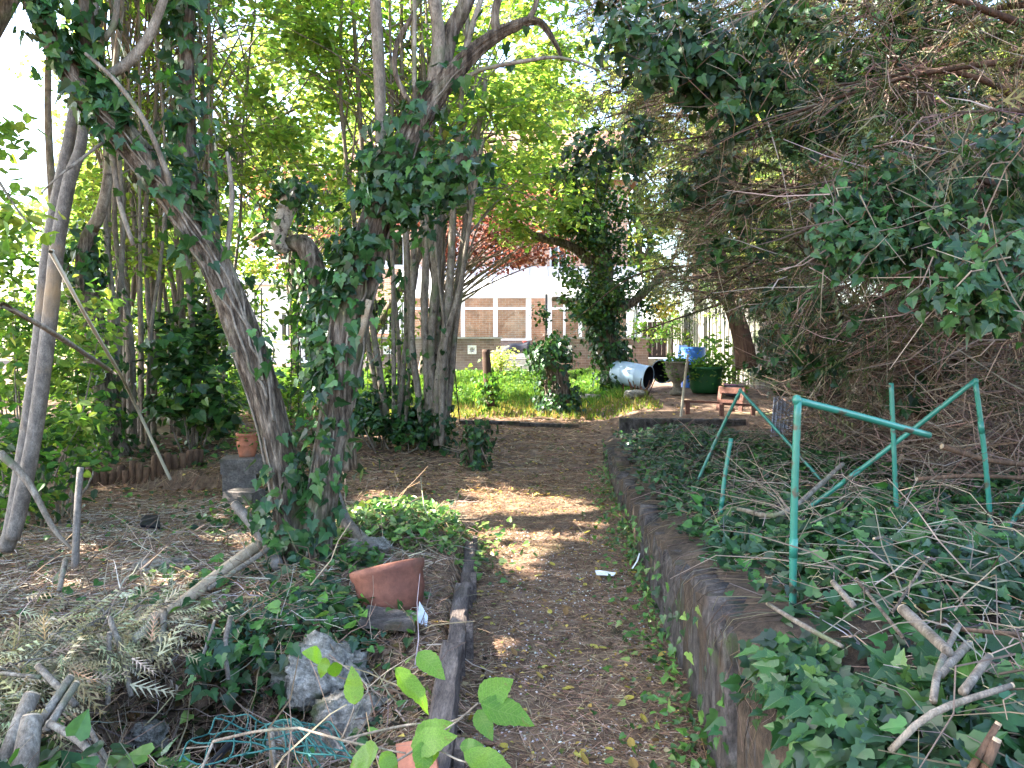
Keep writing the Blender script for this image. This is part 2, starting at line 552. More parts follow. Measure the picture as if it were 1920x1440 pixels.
M['terra_d'] = surf("terracotta dark", [(.3, (.12, .045, .03)), (.6, (.23, .088, .055)), (.8, (.3, .14, .09))], 5, 8, .7, .25, 40, extra=[((.1, .08, .05), 4, .54, .7)])
M['stone'] = surf("rough stone", [(.3, (.09, .078, .06)), (.5, (.26, .235, .195)), (.72, (.5, .46, .4))], 22, 12, .95, 1.0, 45, extra=[((.06, .07, .03), 5, .5, .62), ((.09, .065, .045), 3, .55, .68)])
M['block'] = surf("concrete block", [(.3, (.07, .06, .052)), (.55, (.14, .122, .11)), (.75, (.22, .195, .18))], 9, 10, .95, .7, 40, extra=[((.08, .085, .05), 5, .58, .72)])
M['tubegreen'] = surf("green plastic tube", [(.3, (.022, .14, .098)), (.7, (.034, .195, .14))], 5, 5, .33, .05, 60, spec=.5, extra=[((.016, .095, .06), 4, .58, .68), ((.09, .22, .17), 6, .58, .72), ((.07, .06, .04), 16, .57, .64)])
M['wiregreen'] = surf("green plastic wire", [(.3, (.015, .085, .075)), (.7, (.028, .13, .115))], 8, 4, .5, 0)
M['blue'] = surf("blue plastic", [(.3, (.03, .14, .5)), (.7, (.06, .2, .6))], 4, 5, .45, .05, 30, spec=.4, extra=[((.16, .17, .16), 6, .56, .72)])
M['paleblue'] = surf("sunlit blue plastic", [(.3, (.38, .52, .72)), (.7, (.52, .64, .78))], 4, 5, .45, .05, 30, spec=.4)  # lightened so the colour carries the sun and sky sheen on the barrels
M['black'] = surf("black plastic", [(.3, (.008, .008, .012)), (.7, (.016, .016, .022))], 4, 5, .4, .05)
M['greenpot'] = surf("green plastic pot", [(.3, (.01, .06, .02)), (.7, (.016, .09, .03))], 4, 5, .4, .05)
M['tubpurple'] = surf("dark tub", [(.3, (.055, .055, .075)), (.7, (.09, .085, .12))], 4, 5, .45, .05)
M['tubrim'] = surf("tub rim", [(.3, (.22, .09, .2)), (.7, (.3, .15, .28))], 4, 5, .5, .05)
M['benchwood'] = surf("reddish bench wood", [(.3, (.11, .05, .036)), (.6, (.19, .09, .068)), (.8, (.27, .16, .13))], 8, 8, .8, .4, 20, (1, 1, 1))
M['tarp'] = surf("tarpaulin", [(.3, (.004, .005, .008)), (.7, (.01, .011, .016))], 3, 5, .35, .1, 9, spec=.5)
M['white'] = surf("white paint", [(.3, (.72, .72, .72)), (.7, (.82, .82, .81))], 3, 4, .5, 0)
M['roofw'] = surf("pale roof sheet", [(.3, (.66, .67, .7)), (.7, (.78, .78, .79))], 3, 4, .45, 0)
M['render'] = surf("pale render", [(.3, (.68, .64, .58)), (.7, (.78, .74, .68))], 3, 6, .9, .1)
M['tile'] = surf("roof tiles", [(.3, (.16, .08, .06)), (.7, (.27, .14, .1))], 6, 6, .9, .5, 14)
M['lawn'] = surf("lawn earth", [(.3, (.045, .085, .022)), (.6, (.08, .14, .032)), (.8, (.13, .17, .05))], 3, 8, .95, .4, 20)
M['paving'] = surf("grey paving", [(.3, (.26, .25, .235)), (.7, (.4, .39, .37))], 5, 8, .9, .3)
M['fence'] = surf("brown fence", [(.3, (.045, .025, .018)), (.7, (.1, .06, .042))], 6, 8, .85, .4, 20, (3, 3, .3))
M['fencep'] = surf("pale grey fence", [(.3, (.12, .115, .1)), (.6, (.21, .2, .18)), (.8, (.3, .29, .27))], 6, 8, .9, .4, 20, (3, 3, .3), extra=[((.15, .19, .1), 2, .5, .66)])
M['corr'] = surf("galvanised sheet", [(.3, (.3, .33, .42)), (.7, (.42, .45, .54))], 5, 6, .5, .1, metal=.4)
M['slate'] = surf("slate shard", [(.3, (.5, .53, .58)), (.7, (.68, .71, .75))], 8, 6, .6, .2)
M['metal'] = surf("dark iron", [(.3, (.02, .022, .022)), (.7, (.05, .05, .05))], 8, 4, .6, 0)
M['straw'] = surf("straw", [(.3, (.8, .8, .8)), (.7, (1.2, 1.2, 1.2))], 20, 3, .8, 0, colattr=True)
M['paper'] = surf("white litter", [(.3, (.7, .7, .68)), (.7, (.82, .82, .8))], 8, 4, .6, .1)
M['urn'] = surf("cast stone", [(.3, (.09, .08, .062)), (.7, (.2, .18, .145))], 9, 8, .95, .5)
M['cane'] = surf("cane", [(.3, (.3, .26, .19)), (.7, (.46, .41, .32))], 9, 5, .6, .1, stretch=(1, 1, .3))
M['redplastic'] = surf("red plastic", [(.3, (.5, .06, .05)), (.7, (.6, .12, .08))], 5, 3, .4, 0)


def brick_material(name, c1, c2, mortar, scale=1.0, wash=None):
    m, nt, out = nt_new(name)
    tc = N_(nt, "TexCoord"); mp = N_(nt, "Mapping"); mp.inputs["Rotation"].default_value = (math.pi / 2, 0, 0)
    nt.links.new(tc.outputs["Object"], mp.inputs[0])
    b = N_(nt, "TexBrick")
    b.inputs["Scale"].default_value = scale
    b.inputs["Brick Width"].default_value = .225; b.inputs["Row Height"].default_value = .075
    b.inputs["Mortar Size"].default_value = .006; b.inputs["Bias"].default_value = 0
    b.inputs["Color1"].default_value = (*c1, 1); b.inputs["Color2"].default_value = (*c2, 1); b.inputs["Mortar"].default_value = (*mortar, 1)
    nt.links.new(mp.outputs[0], b.inputs[0])
    nz = N_(nt, "TexNoise"); nz.inputs["Scale"].default_value = 3; nz.inputs["Detail"].default_value = 8
    nt.links.new(tc.outputs["Object"], nz.inputs[0])
    col = mixc(nt, 1.0, b.outputs[0], ramp(nt, nz.outputs[0], [(.3, (.65, .65, .65)), (.7, (1.3, 1.25, 1.2))]), 'MULTIPLY')
    if wash:
        n2 = N_(nt, "TexNoise"); n2.inputs["Scale"].default_value = 1.8; n2.inputs["Detail"].default_value = 8
        nt.links.new(tc.outputs["Object"], n2.inputs[0])
        col = mixc(nt, ramp(nt, n2.outputs[0], [(.45, (0, 0, 0)), (.7, (.7, .7, .7))]), col, wash)
    p = N_(nt, "BsdfPrincipled"); nt.links.new(col, p.inputs["Base Color"]); p.inputs["Roughness"].default_value = .9
    bp = N_(nt, "Bump"); bp.inputs["Strength"].default_value = .5; bp.inputs["Distance"].default_value = .01; bp.invert = True
    nt.links.new(b.outputs["Fac"], bp.inputs["Height"]); nt.links.new(bp.outputs[0], p.inputs["Normal"])
    nt.links.new(p.outputs[0], out.inputs[0])
    return m


M['brick'] = brick_material("house brick", (.40, .21, .135), (.48, .28, .185), (.48, .44, .39))
M['tbrick'] = brick_material("terrace brick", (.17, .115, .095), (.24, .17, .145), (.3, .27, .25), wash=(.22, .2, .2))


def glass_material():
    m, nt, out = nt_new("window glass")
    g = N_(nt, "BsdfGlossy"); g.inputs["Roughness"].default_value = .02
    t = N_(nt, "BsdfTransparent"); t.inputs[0].default_value = (.86, .9, .9, 1)
    fr = N_(nt, "Fresnel"); fr.inputs[0].default_value = 1.5
    mx = N_(nt, "MixShader")
    nt.links.new(fr.outputs[0], mx.inputs[0]); nt.links.new(t.outputs[0], mx.inputs[1]); nt.links.new(g.outputs[0], mx.inputs[2])
    nt.links.new(mx.outputs[0], out.inputs[0])
    return m


M['glass'] = glass_material()
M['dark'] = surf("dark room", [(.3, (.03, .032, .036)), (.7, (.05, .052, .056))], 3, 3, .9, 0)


# ------------------------------------------------------------------ ground, lawn, paving, bed
def sheet(name, xs, ys, fn, mat, skirt=None):
    mb = MB()
    X, Y = np.meshgrid(xs, ys)
    Z = fn(X, Y)
    nx, ny = len(xs), len(ys)
    V = np.stack([X, Y, Z], -1).reshape(-1, 3)
    i = (np.arange(ny - 1)[:, None] * nx + np.arange(nx - 1)[None]).reshape(-1)
    mb.add(V, np.stack([i, i + 1, i + nx + 1, i + nx], -1))
    o = mb.build(name, mat, None, True, origin=(0, 0, 0))
    tag(o, kind="structure")
    return o


xs = np.unique(np.concatenate([[-300, -120, -60, -40], np.arange(-30, -7, .8), np.arange(-7, -2, .12), np.arange(-2, 1.5, .035), np.arange(1.5, 7, .15), np.arange(7, 30, .9), [40, 60, 120, 300]]))
ys = np.unique(np.concatenate([[-40, -15], np.arange(-6, 1.6, .4), np.arange(1.6, 7, .04), np.arange(7, 14, .08), np.arange(14, 30, .4), np.arange(30, 60, 3), [80, 120, 200, 400]]))
ground = sheet("ground", xs, ys, gz, M['soil'])


def lawn_z(x, y):
    return gz(x, y) + .012


lx = np.arange(-10, 2.21, .3); ly = np.arange(14.2, 23.41, .3)
lawn = sheet("lawn", lx, ly, lawn_z, M['lawn'])

mb = MB()
yb = np.arange(.4, 10.9, .07)
db = np.concatenate([np.arange(-0.035, 2.2, .06), np.arange(2.2, 9, .3)])
X = wallx(yb)[:, None] + db[None]
Yg = np.repeat(yb[:, None], len(db), 1)
Zg = bz(X, Yg)
V = np.stack([X, Yg, Zg], -1)
V0 = V[:, :1].copy(); V0[..., 2] = -.1
V = np.concatenate([V0, V], 1)
V1 = V[-1:].copy(); V1[..., 1] += .01; V1[..., 2] = np.minimum(V1[..., 2], .1)
V = np.concatenate([V, V1], 0)
nx = V.shape[1]; ny = V.shape[0]
i = (np.arange(ny - 1)[:, None] * nx + np.arange(nx - 1)[None]).reshape(-1)
mb.add(V.reshape(-1, 3), np.stack([i, i + 1, i + nx + 1, i + nx], -1))
bed = tag(mb.build("planting_bed", M['bed'], None, True, origin=(0, 0, 0)), kind="structure")


# ------------------------------------------------------------------ generic foliage tools
def clump_points(centres, rad, n, flat=.7):
    centres = np.asarray(centres, float)
    k = rng.integers(0, len(centres), n)
    r = np.ones(len(centres)) * rad
    d = unit(rng.normal(0, 1, (n, 3))) * (rng.uniform(0, 1, (n, 1)) ** .5)
    d[:, 2] *= flat
    return centres[k] + d * r[k][:, None], d


def ell_centres(c, rad, m, shell=.45):
    d = unit(rng.normal(0, 1, (m, 3)))
    return np.asarray(c) + d * np.asarray(rad) * (rng.uniform(shell, 1, (m, 1)) ** .6)


def upnormals(n, spread=.6, out=None, wo=.5):
    N = rng.normal(0, spread, (n, 3)) + np.array([0, 0, 1.])
    if out is not None:
        N = N + out * wo
    return N


def ivy_on(path, rad, n, dens=None, off=.05, size=(.05, .09), side=None, droop=.7):
    """points, outward normals and hanging directions of leaves growing on a stem"""
    P, R = np.asarray(path), np.asarray(rad)
    m = len(P)
    t = np.arange(m) / (m - 1)
    w = np.ones(m) if dens is None else np.maximum(np.interp(t, [a for a, b in dens], [b for a, b in dens]), 0)
    patch = np.array([max(0, .5 + 1.6 * noise.noise(Vector((float(p[0]) * 2.2, float(p[1]) * 2.2, float(p[2]) * 2.2)))) for p in P])
    w = w * (.25 + patch)
    w = w / w.sum()
    k = rng.choice(m, n, p=w)
    T = unit(np.gradient(P, axis=0))[k]
    d = rng.normal(0, 1, (n, 3))
    if side is not None:
        d = d + np.asarray(side)
    d = unit(d - T * np.sum(d * T, 1, keepdims=True))
    pos = P[k] + d * (R[k][:, None] + np.abs(rng.normal(0, off, (n, 1))) + .008) + T * rng.normal(0, .05, (n, 1))
    nor = d + rng.normal(0, .45, (n, 3)) + np.array([0, 0, .35])
    tang = d * .3 + rng.normal(0, .5, (n, 3)) + np.array([0, 0, -droop])
    return pos, nor, tang, rng.uniform(size[0], size[1], n)


def single_mesh(name, tm, mat):
    me = bpy.data.meshes.new(name)
    me.from_pydata([tuple(v) for v in tm[0]], [], [tuple(int(q) for q in f) for f in tm[1]])
    me.materials.append(mat)
    me.update()
    return me


IVY_MESH = single_mesh("ivy_leaf", IVY, M['ivy_one'])
FALLEN_MESH = single_mesh("fallen_leaf", fan([(0, 0), (.2, .22), (.5, .3), (.8, .18), (1, 0), (.8, -.2), (.5, -.27), (.2, -.24)], (.5, 0), .25, -.2), M['dead_one'])


def leaf_objects(name, mesh, parent, P, N, T, S):
    base = parent_world(parent)
    for p, n_, t_, s_ in zip(P, N, T, S):
        n_ = Vector(n_).normalized(); t_ = Vector(t_); t_ = t_ - n_ * t_.dot(n_)
        if t_.length < 1e-4:
            continue
        t_.normalize(); b_ = n_.cross(t_)
        mt = Matrix((t_, b_, n_)).transposed().to_4x4() @ Matrix.Scale(float(s_), 4)
        mt.translation = Vector(p) - base
        o = bpy.data.objects.new(name, mesh)
        COL.objects.link(o)
        o.parent = parent
        o.matrix_local = mt


def pxpath(lst, base=0.0):
    """(px, py, Y, half width in px) -> points and radii"""
    P = np.array([W(a[0], a[1], a[2]) for a in lst]); R = np.array([a[3] * a[2] / F for a in lst])
    return P, R


def tree(name, label, base, th, tr, cc, cr, nclump, nleaf, size, palette, mat, group=None, tmpl=DIAM, crad=.7, bark='bark', lean=(0, 0), flat=.7, shell=.35, cat="tree", spread=.6):
    t = thing(name, base, label, cat, group)
    base = np.array(base)
    top = base + np.array([lean[0], lean[1], th])
    mid = (base + top) / 2 + rng.normal(0, .12, 3)
    mb = MB()
    mb.tube([base - [0, 0, .2], base + [0, 0, .15], mid, top], [tr * 1.5, tr * 1.15, tr * .85, tr * .5], 10, .25)
    mb.build("trunk", M[bark], t, True)
    cs = ell_centres(cc, cr, nclump, shell)
    mb = MB()
    for c in cs[:min(40, nclump)]:
        f = rng.uniform(.35, .95)
        s = base + (top - base) * f if f < .5 else mid + (top - mid) * (f - .5) * 2
        m1 = s * .5 + c * .5 + np.array([0, 0, .15 * np.linalg.norm(c - s)]) * rng.uniform(-.3, 1)
        mb.tube([s, m1, c], [tr * .32, tr * .2, tr * .06], 5, .4, cap=False)
    mb.build("branches", M[bark], t, True)
    mb = MB()
    P, d = clump_points(cs, crad * rng.uniform(.6, 1.2, nclump), nleaf, flat)
    mb.leaves(P, upnormals(nleaf, spread, d), rng.uniform(size[0], size[1], nleaf), tmpl, pal(nleaf, palette))
    mb.build("crown", mat, t)
    return t

# ------------------------------------------------------------------ house
def zat(py, Y):
    return W(960, py, Y)[2]


def xat(px, Y):
    return (px - 960) / F * Y


def wall_cells(mb, x0, x1, z0, z1, yf, th, holes):
    xc = sorted(set([x0, x1] + [h[0] for h in holes] + [h[1] for h in holes]))
    zc = sorted(set([z0, z1] + [h[2] for h in holes] + [h[3] for h in holes]))
    for a, b in zip(xc[:-1], xc[1:]):
        for c, d in zip(zc[:-1], zc[1:]):
            mx, mz = (a + b) / 2, (c + d) / 2
            if any(h[0] < mx < h[1] and h[2] < mz < h[3] for h in holes):
                continue
            mb.box(((a + b) / 2, yf + th / 2, (c + d) / 2), (b - a, th, d - c))


def window(parent, x0, x1, z0, z1, yf, nx=2, transom=None, name="window"):
    """white frame set into an opening, panes and a dark sheet standing in for the unlit room"""
    fw = .07
    f = MB()
    for x in (x0 + fw / 2, x1 - fw / 2):
        f.box((x, yf + .05, (z0 + z1) / 2), (fw, .09, z1 - z0))
    for z in (z0 + fw / 2, z1 - fw / 2):
        f.box(((x0 + x1) / 2, yf + .05, z), (x1 - x0 - 2 * fw, .086, fw))
    w = f.build(name, M['white'], parent)
    xs_ = np.linspace(x0 + fw, x1 - fw, nx + 1)
    for x in xs_[1:-1]:
        b = MB(); b.box((x, yf + .05, (z0 + z1) / 2), (.05, .08, z1 - z0 - 2 * fw)); b.build("mullion", M['white'], w)
    zs_ = [z0 + fw, z1 - fw]
    if transom:
        zs_ = [z0 + fw, transom, z1 - fw]
        b = MB(); b.box(((x0 + x1) / 2, yf + .05, transom), (x1 - x0 - 2 * fw, .074, .05)); b.build("transom", M['white'], w)
    for a, b_ in zip(xs_[:-1], xs_[1:]):
        for c, d in zip(zs_[:-1], zs_[1:]):
            p = MB(); p.box(((a + b_) / 2, yf + .06, (c + d) / 2), (b_ - a - .01, .008, d - c - .01)); p.build("pane", M['glass'], w)
    s = MB(); s.box(((x0 + x1) / 2, yf - .03, z0 - .03), (x1 - x0 + .16, .16, .05)); s.build("sill", M['white'], w)
    r = MB(); r.box(((x0 + x1) / 2, yf + .7, (z0 + z1) / 2), (x1 - x0 + .5, .02, z1 - z0 + .5)); r.build("dark_room_sheet", M['dark'], w)  # dark sheet, the shade of an unlit room put into its colour
    return w


HY = 28.0
house = thing("house", (0, HY + 2, gz(0, HY)), "brick two storey house with white windows at the end of the garden", "house")
wl = [(xat(695, HY), xat(762, HY), zat(622, HY), zat(562, HY)),
      (xat(924, HY), xat(958, HY), zat(504, HY), zat(436, HY)),
      (xat(1030, HY), xat(1064, HY), zat(504, HY), zat(436, HY)),
      (xat(690, HY), xat(760, HY), zat(500, HY), zat(440, HY)),
      (xat(800, HY), xat(860, HY), zat(504, HY), zat(436, HY))]
mb = MB()
wall_cells(mb, -5.4, 4.0, .6, 7.4, HY, .28, wl)
mb.box((-5.26, HY + 3.2, 3.45), (.28, 5.6, 7.8)); mb.box((3.86, HY + 3.2, 3.45), (.28, 5.6, 7.8))
mb.box((-.7, HY + 6.1, 3.45), (9.4, .28, 7.8))
mb.build("wall", M['brick'], house)
for h in wl:
    window(house, *h, HY + .06)
mb = MB()
mb.add([(-5.8, HY - .4, 7.4), (4.4, HY - .4, 7.4), (4.4, HY + 3.2, 9.8), (-5.8, HY + 3.2, 9.8), (4.4, HY + 6.6, 7.4), (-5.8, HY + 6.6, 7.4),
        (-5.8, HY - .4, 7.28), (4.4, HY - .4, 7.28), (4.4, HY + 6.6, 7.28), (-5.8, HY + 6.6, 7.28)],
       [(0, 1, 2, 3), (3, 2, 4, 5), (6, 7, 1, 0), (9, 5, 4, 8), (7, 8, 4, 2, 1), (6, 0, 3, 5, 9), (6, 9, 8, 7)])
rf = mb.build("roof", M['tile'], house)
mb = MB(); mb.box((-3.5, HY + 3.2, 10.2), (.8, .5, 1.4)); mb.build("chimney", M['brick'], rf)
mb = MB(); mb.box((-.7, HY - .42, 7.32), (10.2, .03, .2)); mb.build("fascia", M['white'], house)

# glazed garden room along the back of the house
CY = 26.0
m_, nt_, out_ = nt_new("polycarbonate roof")
d_ = N_(nt_, "BsdfDiffuse"); d_.inputs[0].default_value = (.8, .8, .8, 1)
t_ = N_(nt_, "BsdfTranslucent"); t_.inputs[0].default_value = (.85, .85, .85, 1)
x_ = N_(nt_, "MixShader"); x_.inputs[0].default_value = .5
nt_.links.new(d_.outputs[0], x_.inputs[1]); nt_.links.new(t_.outputs[0], x_.inputs[2]); nt_.links.new(x_.outputs[0], out_.inputs[0])
M['poly'] = m_
con = thing("conservatory", (0, CY, gz(0, CY)), "white framed conservatory with pale sloping roof built onto the house", "conservatory")
cx0, cx1 = xat(745, CY), xat(1202, CY)
ze, zr, zt, zs = zat(558, CY), zat(500, HY), zat(578, CY), 1.78
dx0, dx1 = xat(997, CY), xat(1026, CY)
mb = MB()
mb.box(((cx0 + dx0) / 2, CY + .1, 1.24), (dx0 - cx0, .2, 1.0)); mb.box(((dx1 + cx1) / 2, CY + .1, 1.24), (cx1 - dx1, .2, 1.0))
mb.box((cx1 - .1, CY + 1.1, 1.24), (.2, 1.76, 1.0)); mb.box((cx0 + .1, CY + 1.1, 1.24), (.2, 1.76, 1.0))
mb.build("dwarf_wall", M['tbrick'], con)
for px, wpx in ((748, 7), (808, 5), (868, 7), (929, 8), (991, 10), (1030, 9), (1058, 4), (1088, 6), (1122, 5), (1152, 6), (1176, 3), (1199, 7)):
    mb = MB(); w_ = wpx * CY / F
    zb = .9 if px in (991, 1030) else zs
    mb.box((xat(px, CY), CY + .08, (zb + ze) / 2), (w_, .09, ze - zb)); mb.build("post", M['white'], con)
for a, b in ((cx0, dx0), (dx1, cx1)):
    mb = MB(); mb.box(((a + b) / 2, CY + .08, zt), (b - a, .07, .08)); mb.build("transom", M['white'], con)
    mb = MB(); mb.box(((a + b) / 2, CY + .07, zs), (b - a, .2, .06)); mb.build("sill", M['white'], con)
mb = MB(); mb.box(((cx0 + cx1) / 2, CY + .04, ze + .09), (cx1 - cx0 + .2, .2, .2)); mb.build("fascia", M['white'], con)
pxs = [748, 808, 868, 929, 991]
pxr = [1030, 1058, 1088, 1122, 1152, 1176, 1199]
for L in (pxs, pxr):
    for a, b in zip(L[:-1], L[1:]):
        for c, d in ((zs + .03, zt - .04), (zt + .04, ze)):
            mb = MB(); mb.box((xat((a + b) / 2, CY), CY + .08, (c + d) / 2), (xat(b, CY) - xat(a, CY) - .06, .008, d - c)); mb.build("pane", M['glass'], con)
for x in (cx0 + .05, cx1 - .05):
    mb = MB(); mb.box((x, CY + 1.0, zt), (.07, 1.8, .07)); mb.box((x, CY + 1.0, zs), (.1, 1.8, .06)); mb.box((x, CY + 1.0, (zs + ze) / 2), (.068, .08, ze - zs)); mb.build("side_frame", M['white'], con)
mb = MB()
mb.add([(cx0 - .15, CY - .15, ze + .14), (cx1 + .15, CY - .15, ze + .14), (cx1 + .15, HY - .01, zr), (cx0 - .15, HY - .01, zr)], [(0, 1, 2, 3)])
rf = mb.build("roof", M['poly'], con)
for x in np.linspace(cx0 - .1, cx1 + .1, 14):
    mb = MB(); mb.bar((x, CY - .15, ze + .17), (x, HY - .03, zr + .03), .05, .05); mb.build("glazing_bar", M['white'], rf)
for x in (cx0, cx1):
    mb = MB(); mb.add([(x, CY + .1, ze), (x, HY - .02, ze), (x, HY - .02, zr - .05)], [(0, 1, 2)]); mb.build("gable_panel", M['white'], con)
mb = MB(); mb.tube([(xat(1024, CY), CY - .12, .95), (xat(1024, CY), CY - .12, ze + .1)], .035, 10); mb.build("downpipe", M['metal'], con)

annex = thing("garden_annex", (-7.8, HY, gz(-7.8, HY)), "pale rendered annex with white glazed door left of the brick house", "annex")
ah = [(xat(563, HY), xat(606, HY), 1.0, zat(585, HY)), (xat(520, HY), xat(548, HY), 1.7, zat(585, HY))]
mb = MB(); wall_cells(mb, -10.2, -5.42, .6, 3.7, HY + .3, .25, ah)
mb.box((-10.08, HY + 2.7, 2.15), (.25, 4.2, 3.1)); mb.box((-7.8, HY + 4.9, 2.15), (4.7, .25, 3.1))
mb.build("wall", M['render'], annex)
window(annex, *ah[0], HY + .34, 1, zat(625, HY), "door"); window(annex, *ah[1], HY + .34, 2)
mb = MB(); mb.box((-7.8, HY + 2.6, 3.8), (5.0, 5.0, .16)); mb.build("roof", M['roofw'], annex)

# terrace: floor, two brick walls with pierced blocks, steps
TY = 24.0
tz = 1.2
mb = MB(); mb.box((0.1, (TY + HY) / 2, .95), (9.6, HY - TY - .1, .5)); tag(mb.build("terrace", M['paving']), kind="structure")


def terrace_wall(px0, px1, blocks, label):
    x0, x1 = xat(px0, TY), xat(px1, TY)
    t = thing("terrace_wall", ((x0 + x1) / 2, TY, gz((x0 + x1) / 2, TY)), label, "wall", "terrace walls")
    hw = .13
    hs = [(xat(b, TY) - hw, xat(b, TY) + hw, 1.33, 1.59) for b in blocks]
    mb = MB(); wall_cells(mb, x0, x1, .5, 1.78, TY - .25, .24, hs); mb.build("brickwork", M['tbrick'], t)
    mb = MB(); mb.box(((x0 + x1) / 2, TY - .13, 1.81), (x1 - x0 + .08, .32, .06)); mb.build("coping", M['paving'], t)
    for h in hs:
        f = MB(); c = ((h[0] + h[1]) / 2, TY - .14, 1.46)
        for dx in (-1, 1):
            f.box((c[0] + dx * .1, c[1], c[2]), (.06, .235, .26)); f.box((c[0], c[1], c[2] + dx * .1), (.14, .23, .06))
        for a in (45, 135):
            f.box(c, (.19, .1, .035), np.array(Matrix.Rotation(math.radians(a), 3, 'Y')))
        f.build("pierced_block", M['white'], t)
    return t


terrace_wall(690, 939, (730, 830, 886), "long brick terrace wall left of the garden steps")
terrace_wall(1036, 1213, (1063, 1118, 1174), "brick terrace wall right of the garden steps, behind the barrels")
st = thing("garden_steps", (xat(988, TY), TY - .6, gz(.4, 23.4)), "low grey garden steps between the brick terrace walls", "steps")
for k in range(3):
    mb = MB(); mb.box((xat(988, TY), TY - .95 + .32 * k, .78 + .15 * k), (1.45, .34, .17 + .0 * k)); mb.build("tread", M['paving'], st)
    mb = MB(); mb.box((xat(988, TY), TY - .93 + .32 * k + .02, .64 + .13 * k), (1.36, .3, .16 + .06 * k)); mb.build("riser", M['tbrick'], st)

# covered garden furniture on the terrace
tc = thing("covered_furniture", (xat(966, 25), 25, tz), "garden furniture under a black tarpaulin on the terrace", "furniture")
mb = MB()
gx, gy = np.meshgrid(np.linspace(-.48, .48, 18), np.linspace(-.4, .4, 12))
hz = .46 * np.ones_like(gx) + .1 * np.sin(gx * 3.5) - .3 * np.clip(np.abs(gy) / .4 - .6, 0, 1) - .12 * np.sin(gx * 9) * np.abs(gy) * 1.5 - .15 * (gx > .0) * np.abs(gx)
hz[0] = .08; hz[-1] = .08; hz[:, 0] = .08; hz[:, -1] = .08
V = np.stack([gx + xat(966, 25) + .03 * np.sin(gy * 20), gy + 25, hz + tz], -1).reshape(-1, 3)
i = (np.arange(11)[:, None] * 18 + np.arange(17)[None]).reshape(-1)
mb.add(V, np.stack([i, i + 1, i + 19, i + 18], -1)); mb.build("tarpaulin", M['tarp'], tc, True)
mb = MB(); mb.box((xat(966, 25), 25, tz + .16), (.8, .6, .28)); mb.build("table_body", M['fence'], tc)
b_ = MB(); b_.lathe([(.0, 0), (.06, 0), (.075, .05), (.0, .06)], (xat(984, 25), 24.9, tz + .47), 14)
tag(b_.build("red_bucket", M['redplastic']), "small orange red dish on top of the black tarpaulin", "tub")
b_ = MB(); b_.box((xat(975, TY), TY - .2, 1.29), (1.0, .2, .1), taper=.96)
tag(b_.build("white_slab", M['white']), "white slab at the head of the garden steps", "slab")

# brown fence beyond, right of the house
fe = thing("back_fence", (6.2, 27, gz(6.2, 27)), "dark brown board fence right of the conservatory", "fence")
for k, x in enumerate(np.arange(4.3, 9.6, .16)):
    mb = MB(); mb.box((x, 27 + .012 * (k % 2), 1.62), (.15, .02, 1.5 + .02 * math.sin(k * 7))); mb.build("board", M['fence'], fe)
for z in (1.15, 2.1):
    mb = MB(); mb.box((6.9, 27.06, z), (5.2, .05, .08)); mb.build("rail", M['fence'], fe)

# pale fence along the right boundary
sf = thing("side_fence", (4.9, 15, gz(4.9, 15)), "pale weathered board fence behind the conifers on the right", "fence")
for k, y in enumerate(np.arange(6.5, 23.8, .17)):
    x = 4.7 + .02 * (k % 2) + .05 * math.sin(y * .6) + .035 * (15 - y) * (y < 15)
    z0 = float(gz(x, y))
    mb = MB(); mb.box((x, y, z0 + .8 + .03 * math.sin(k * 5.1)), (.022, .155, 1.6)); mb.build("board", M['fencep'], sf)
for y in np.arange(7, 24, 2.4):
    x = 4.6 + .05 * math.sin(y * .6) + .035 * (15 - y) * (y < 15)
    mb = MB(); mb.box((x, y, float(gz(x, y)) + .8), (.09, .09, 1.75)); mb.build("post", M['fencep'], sf)

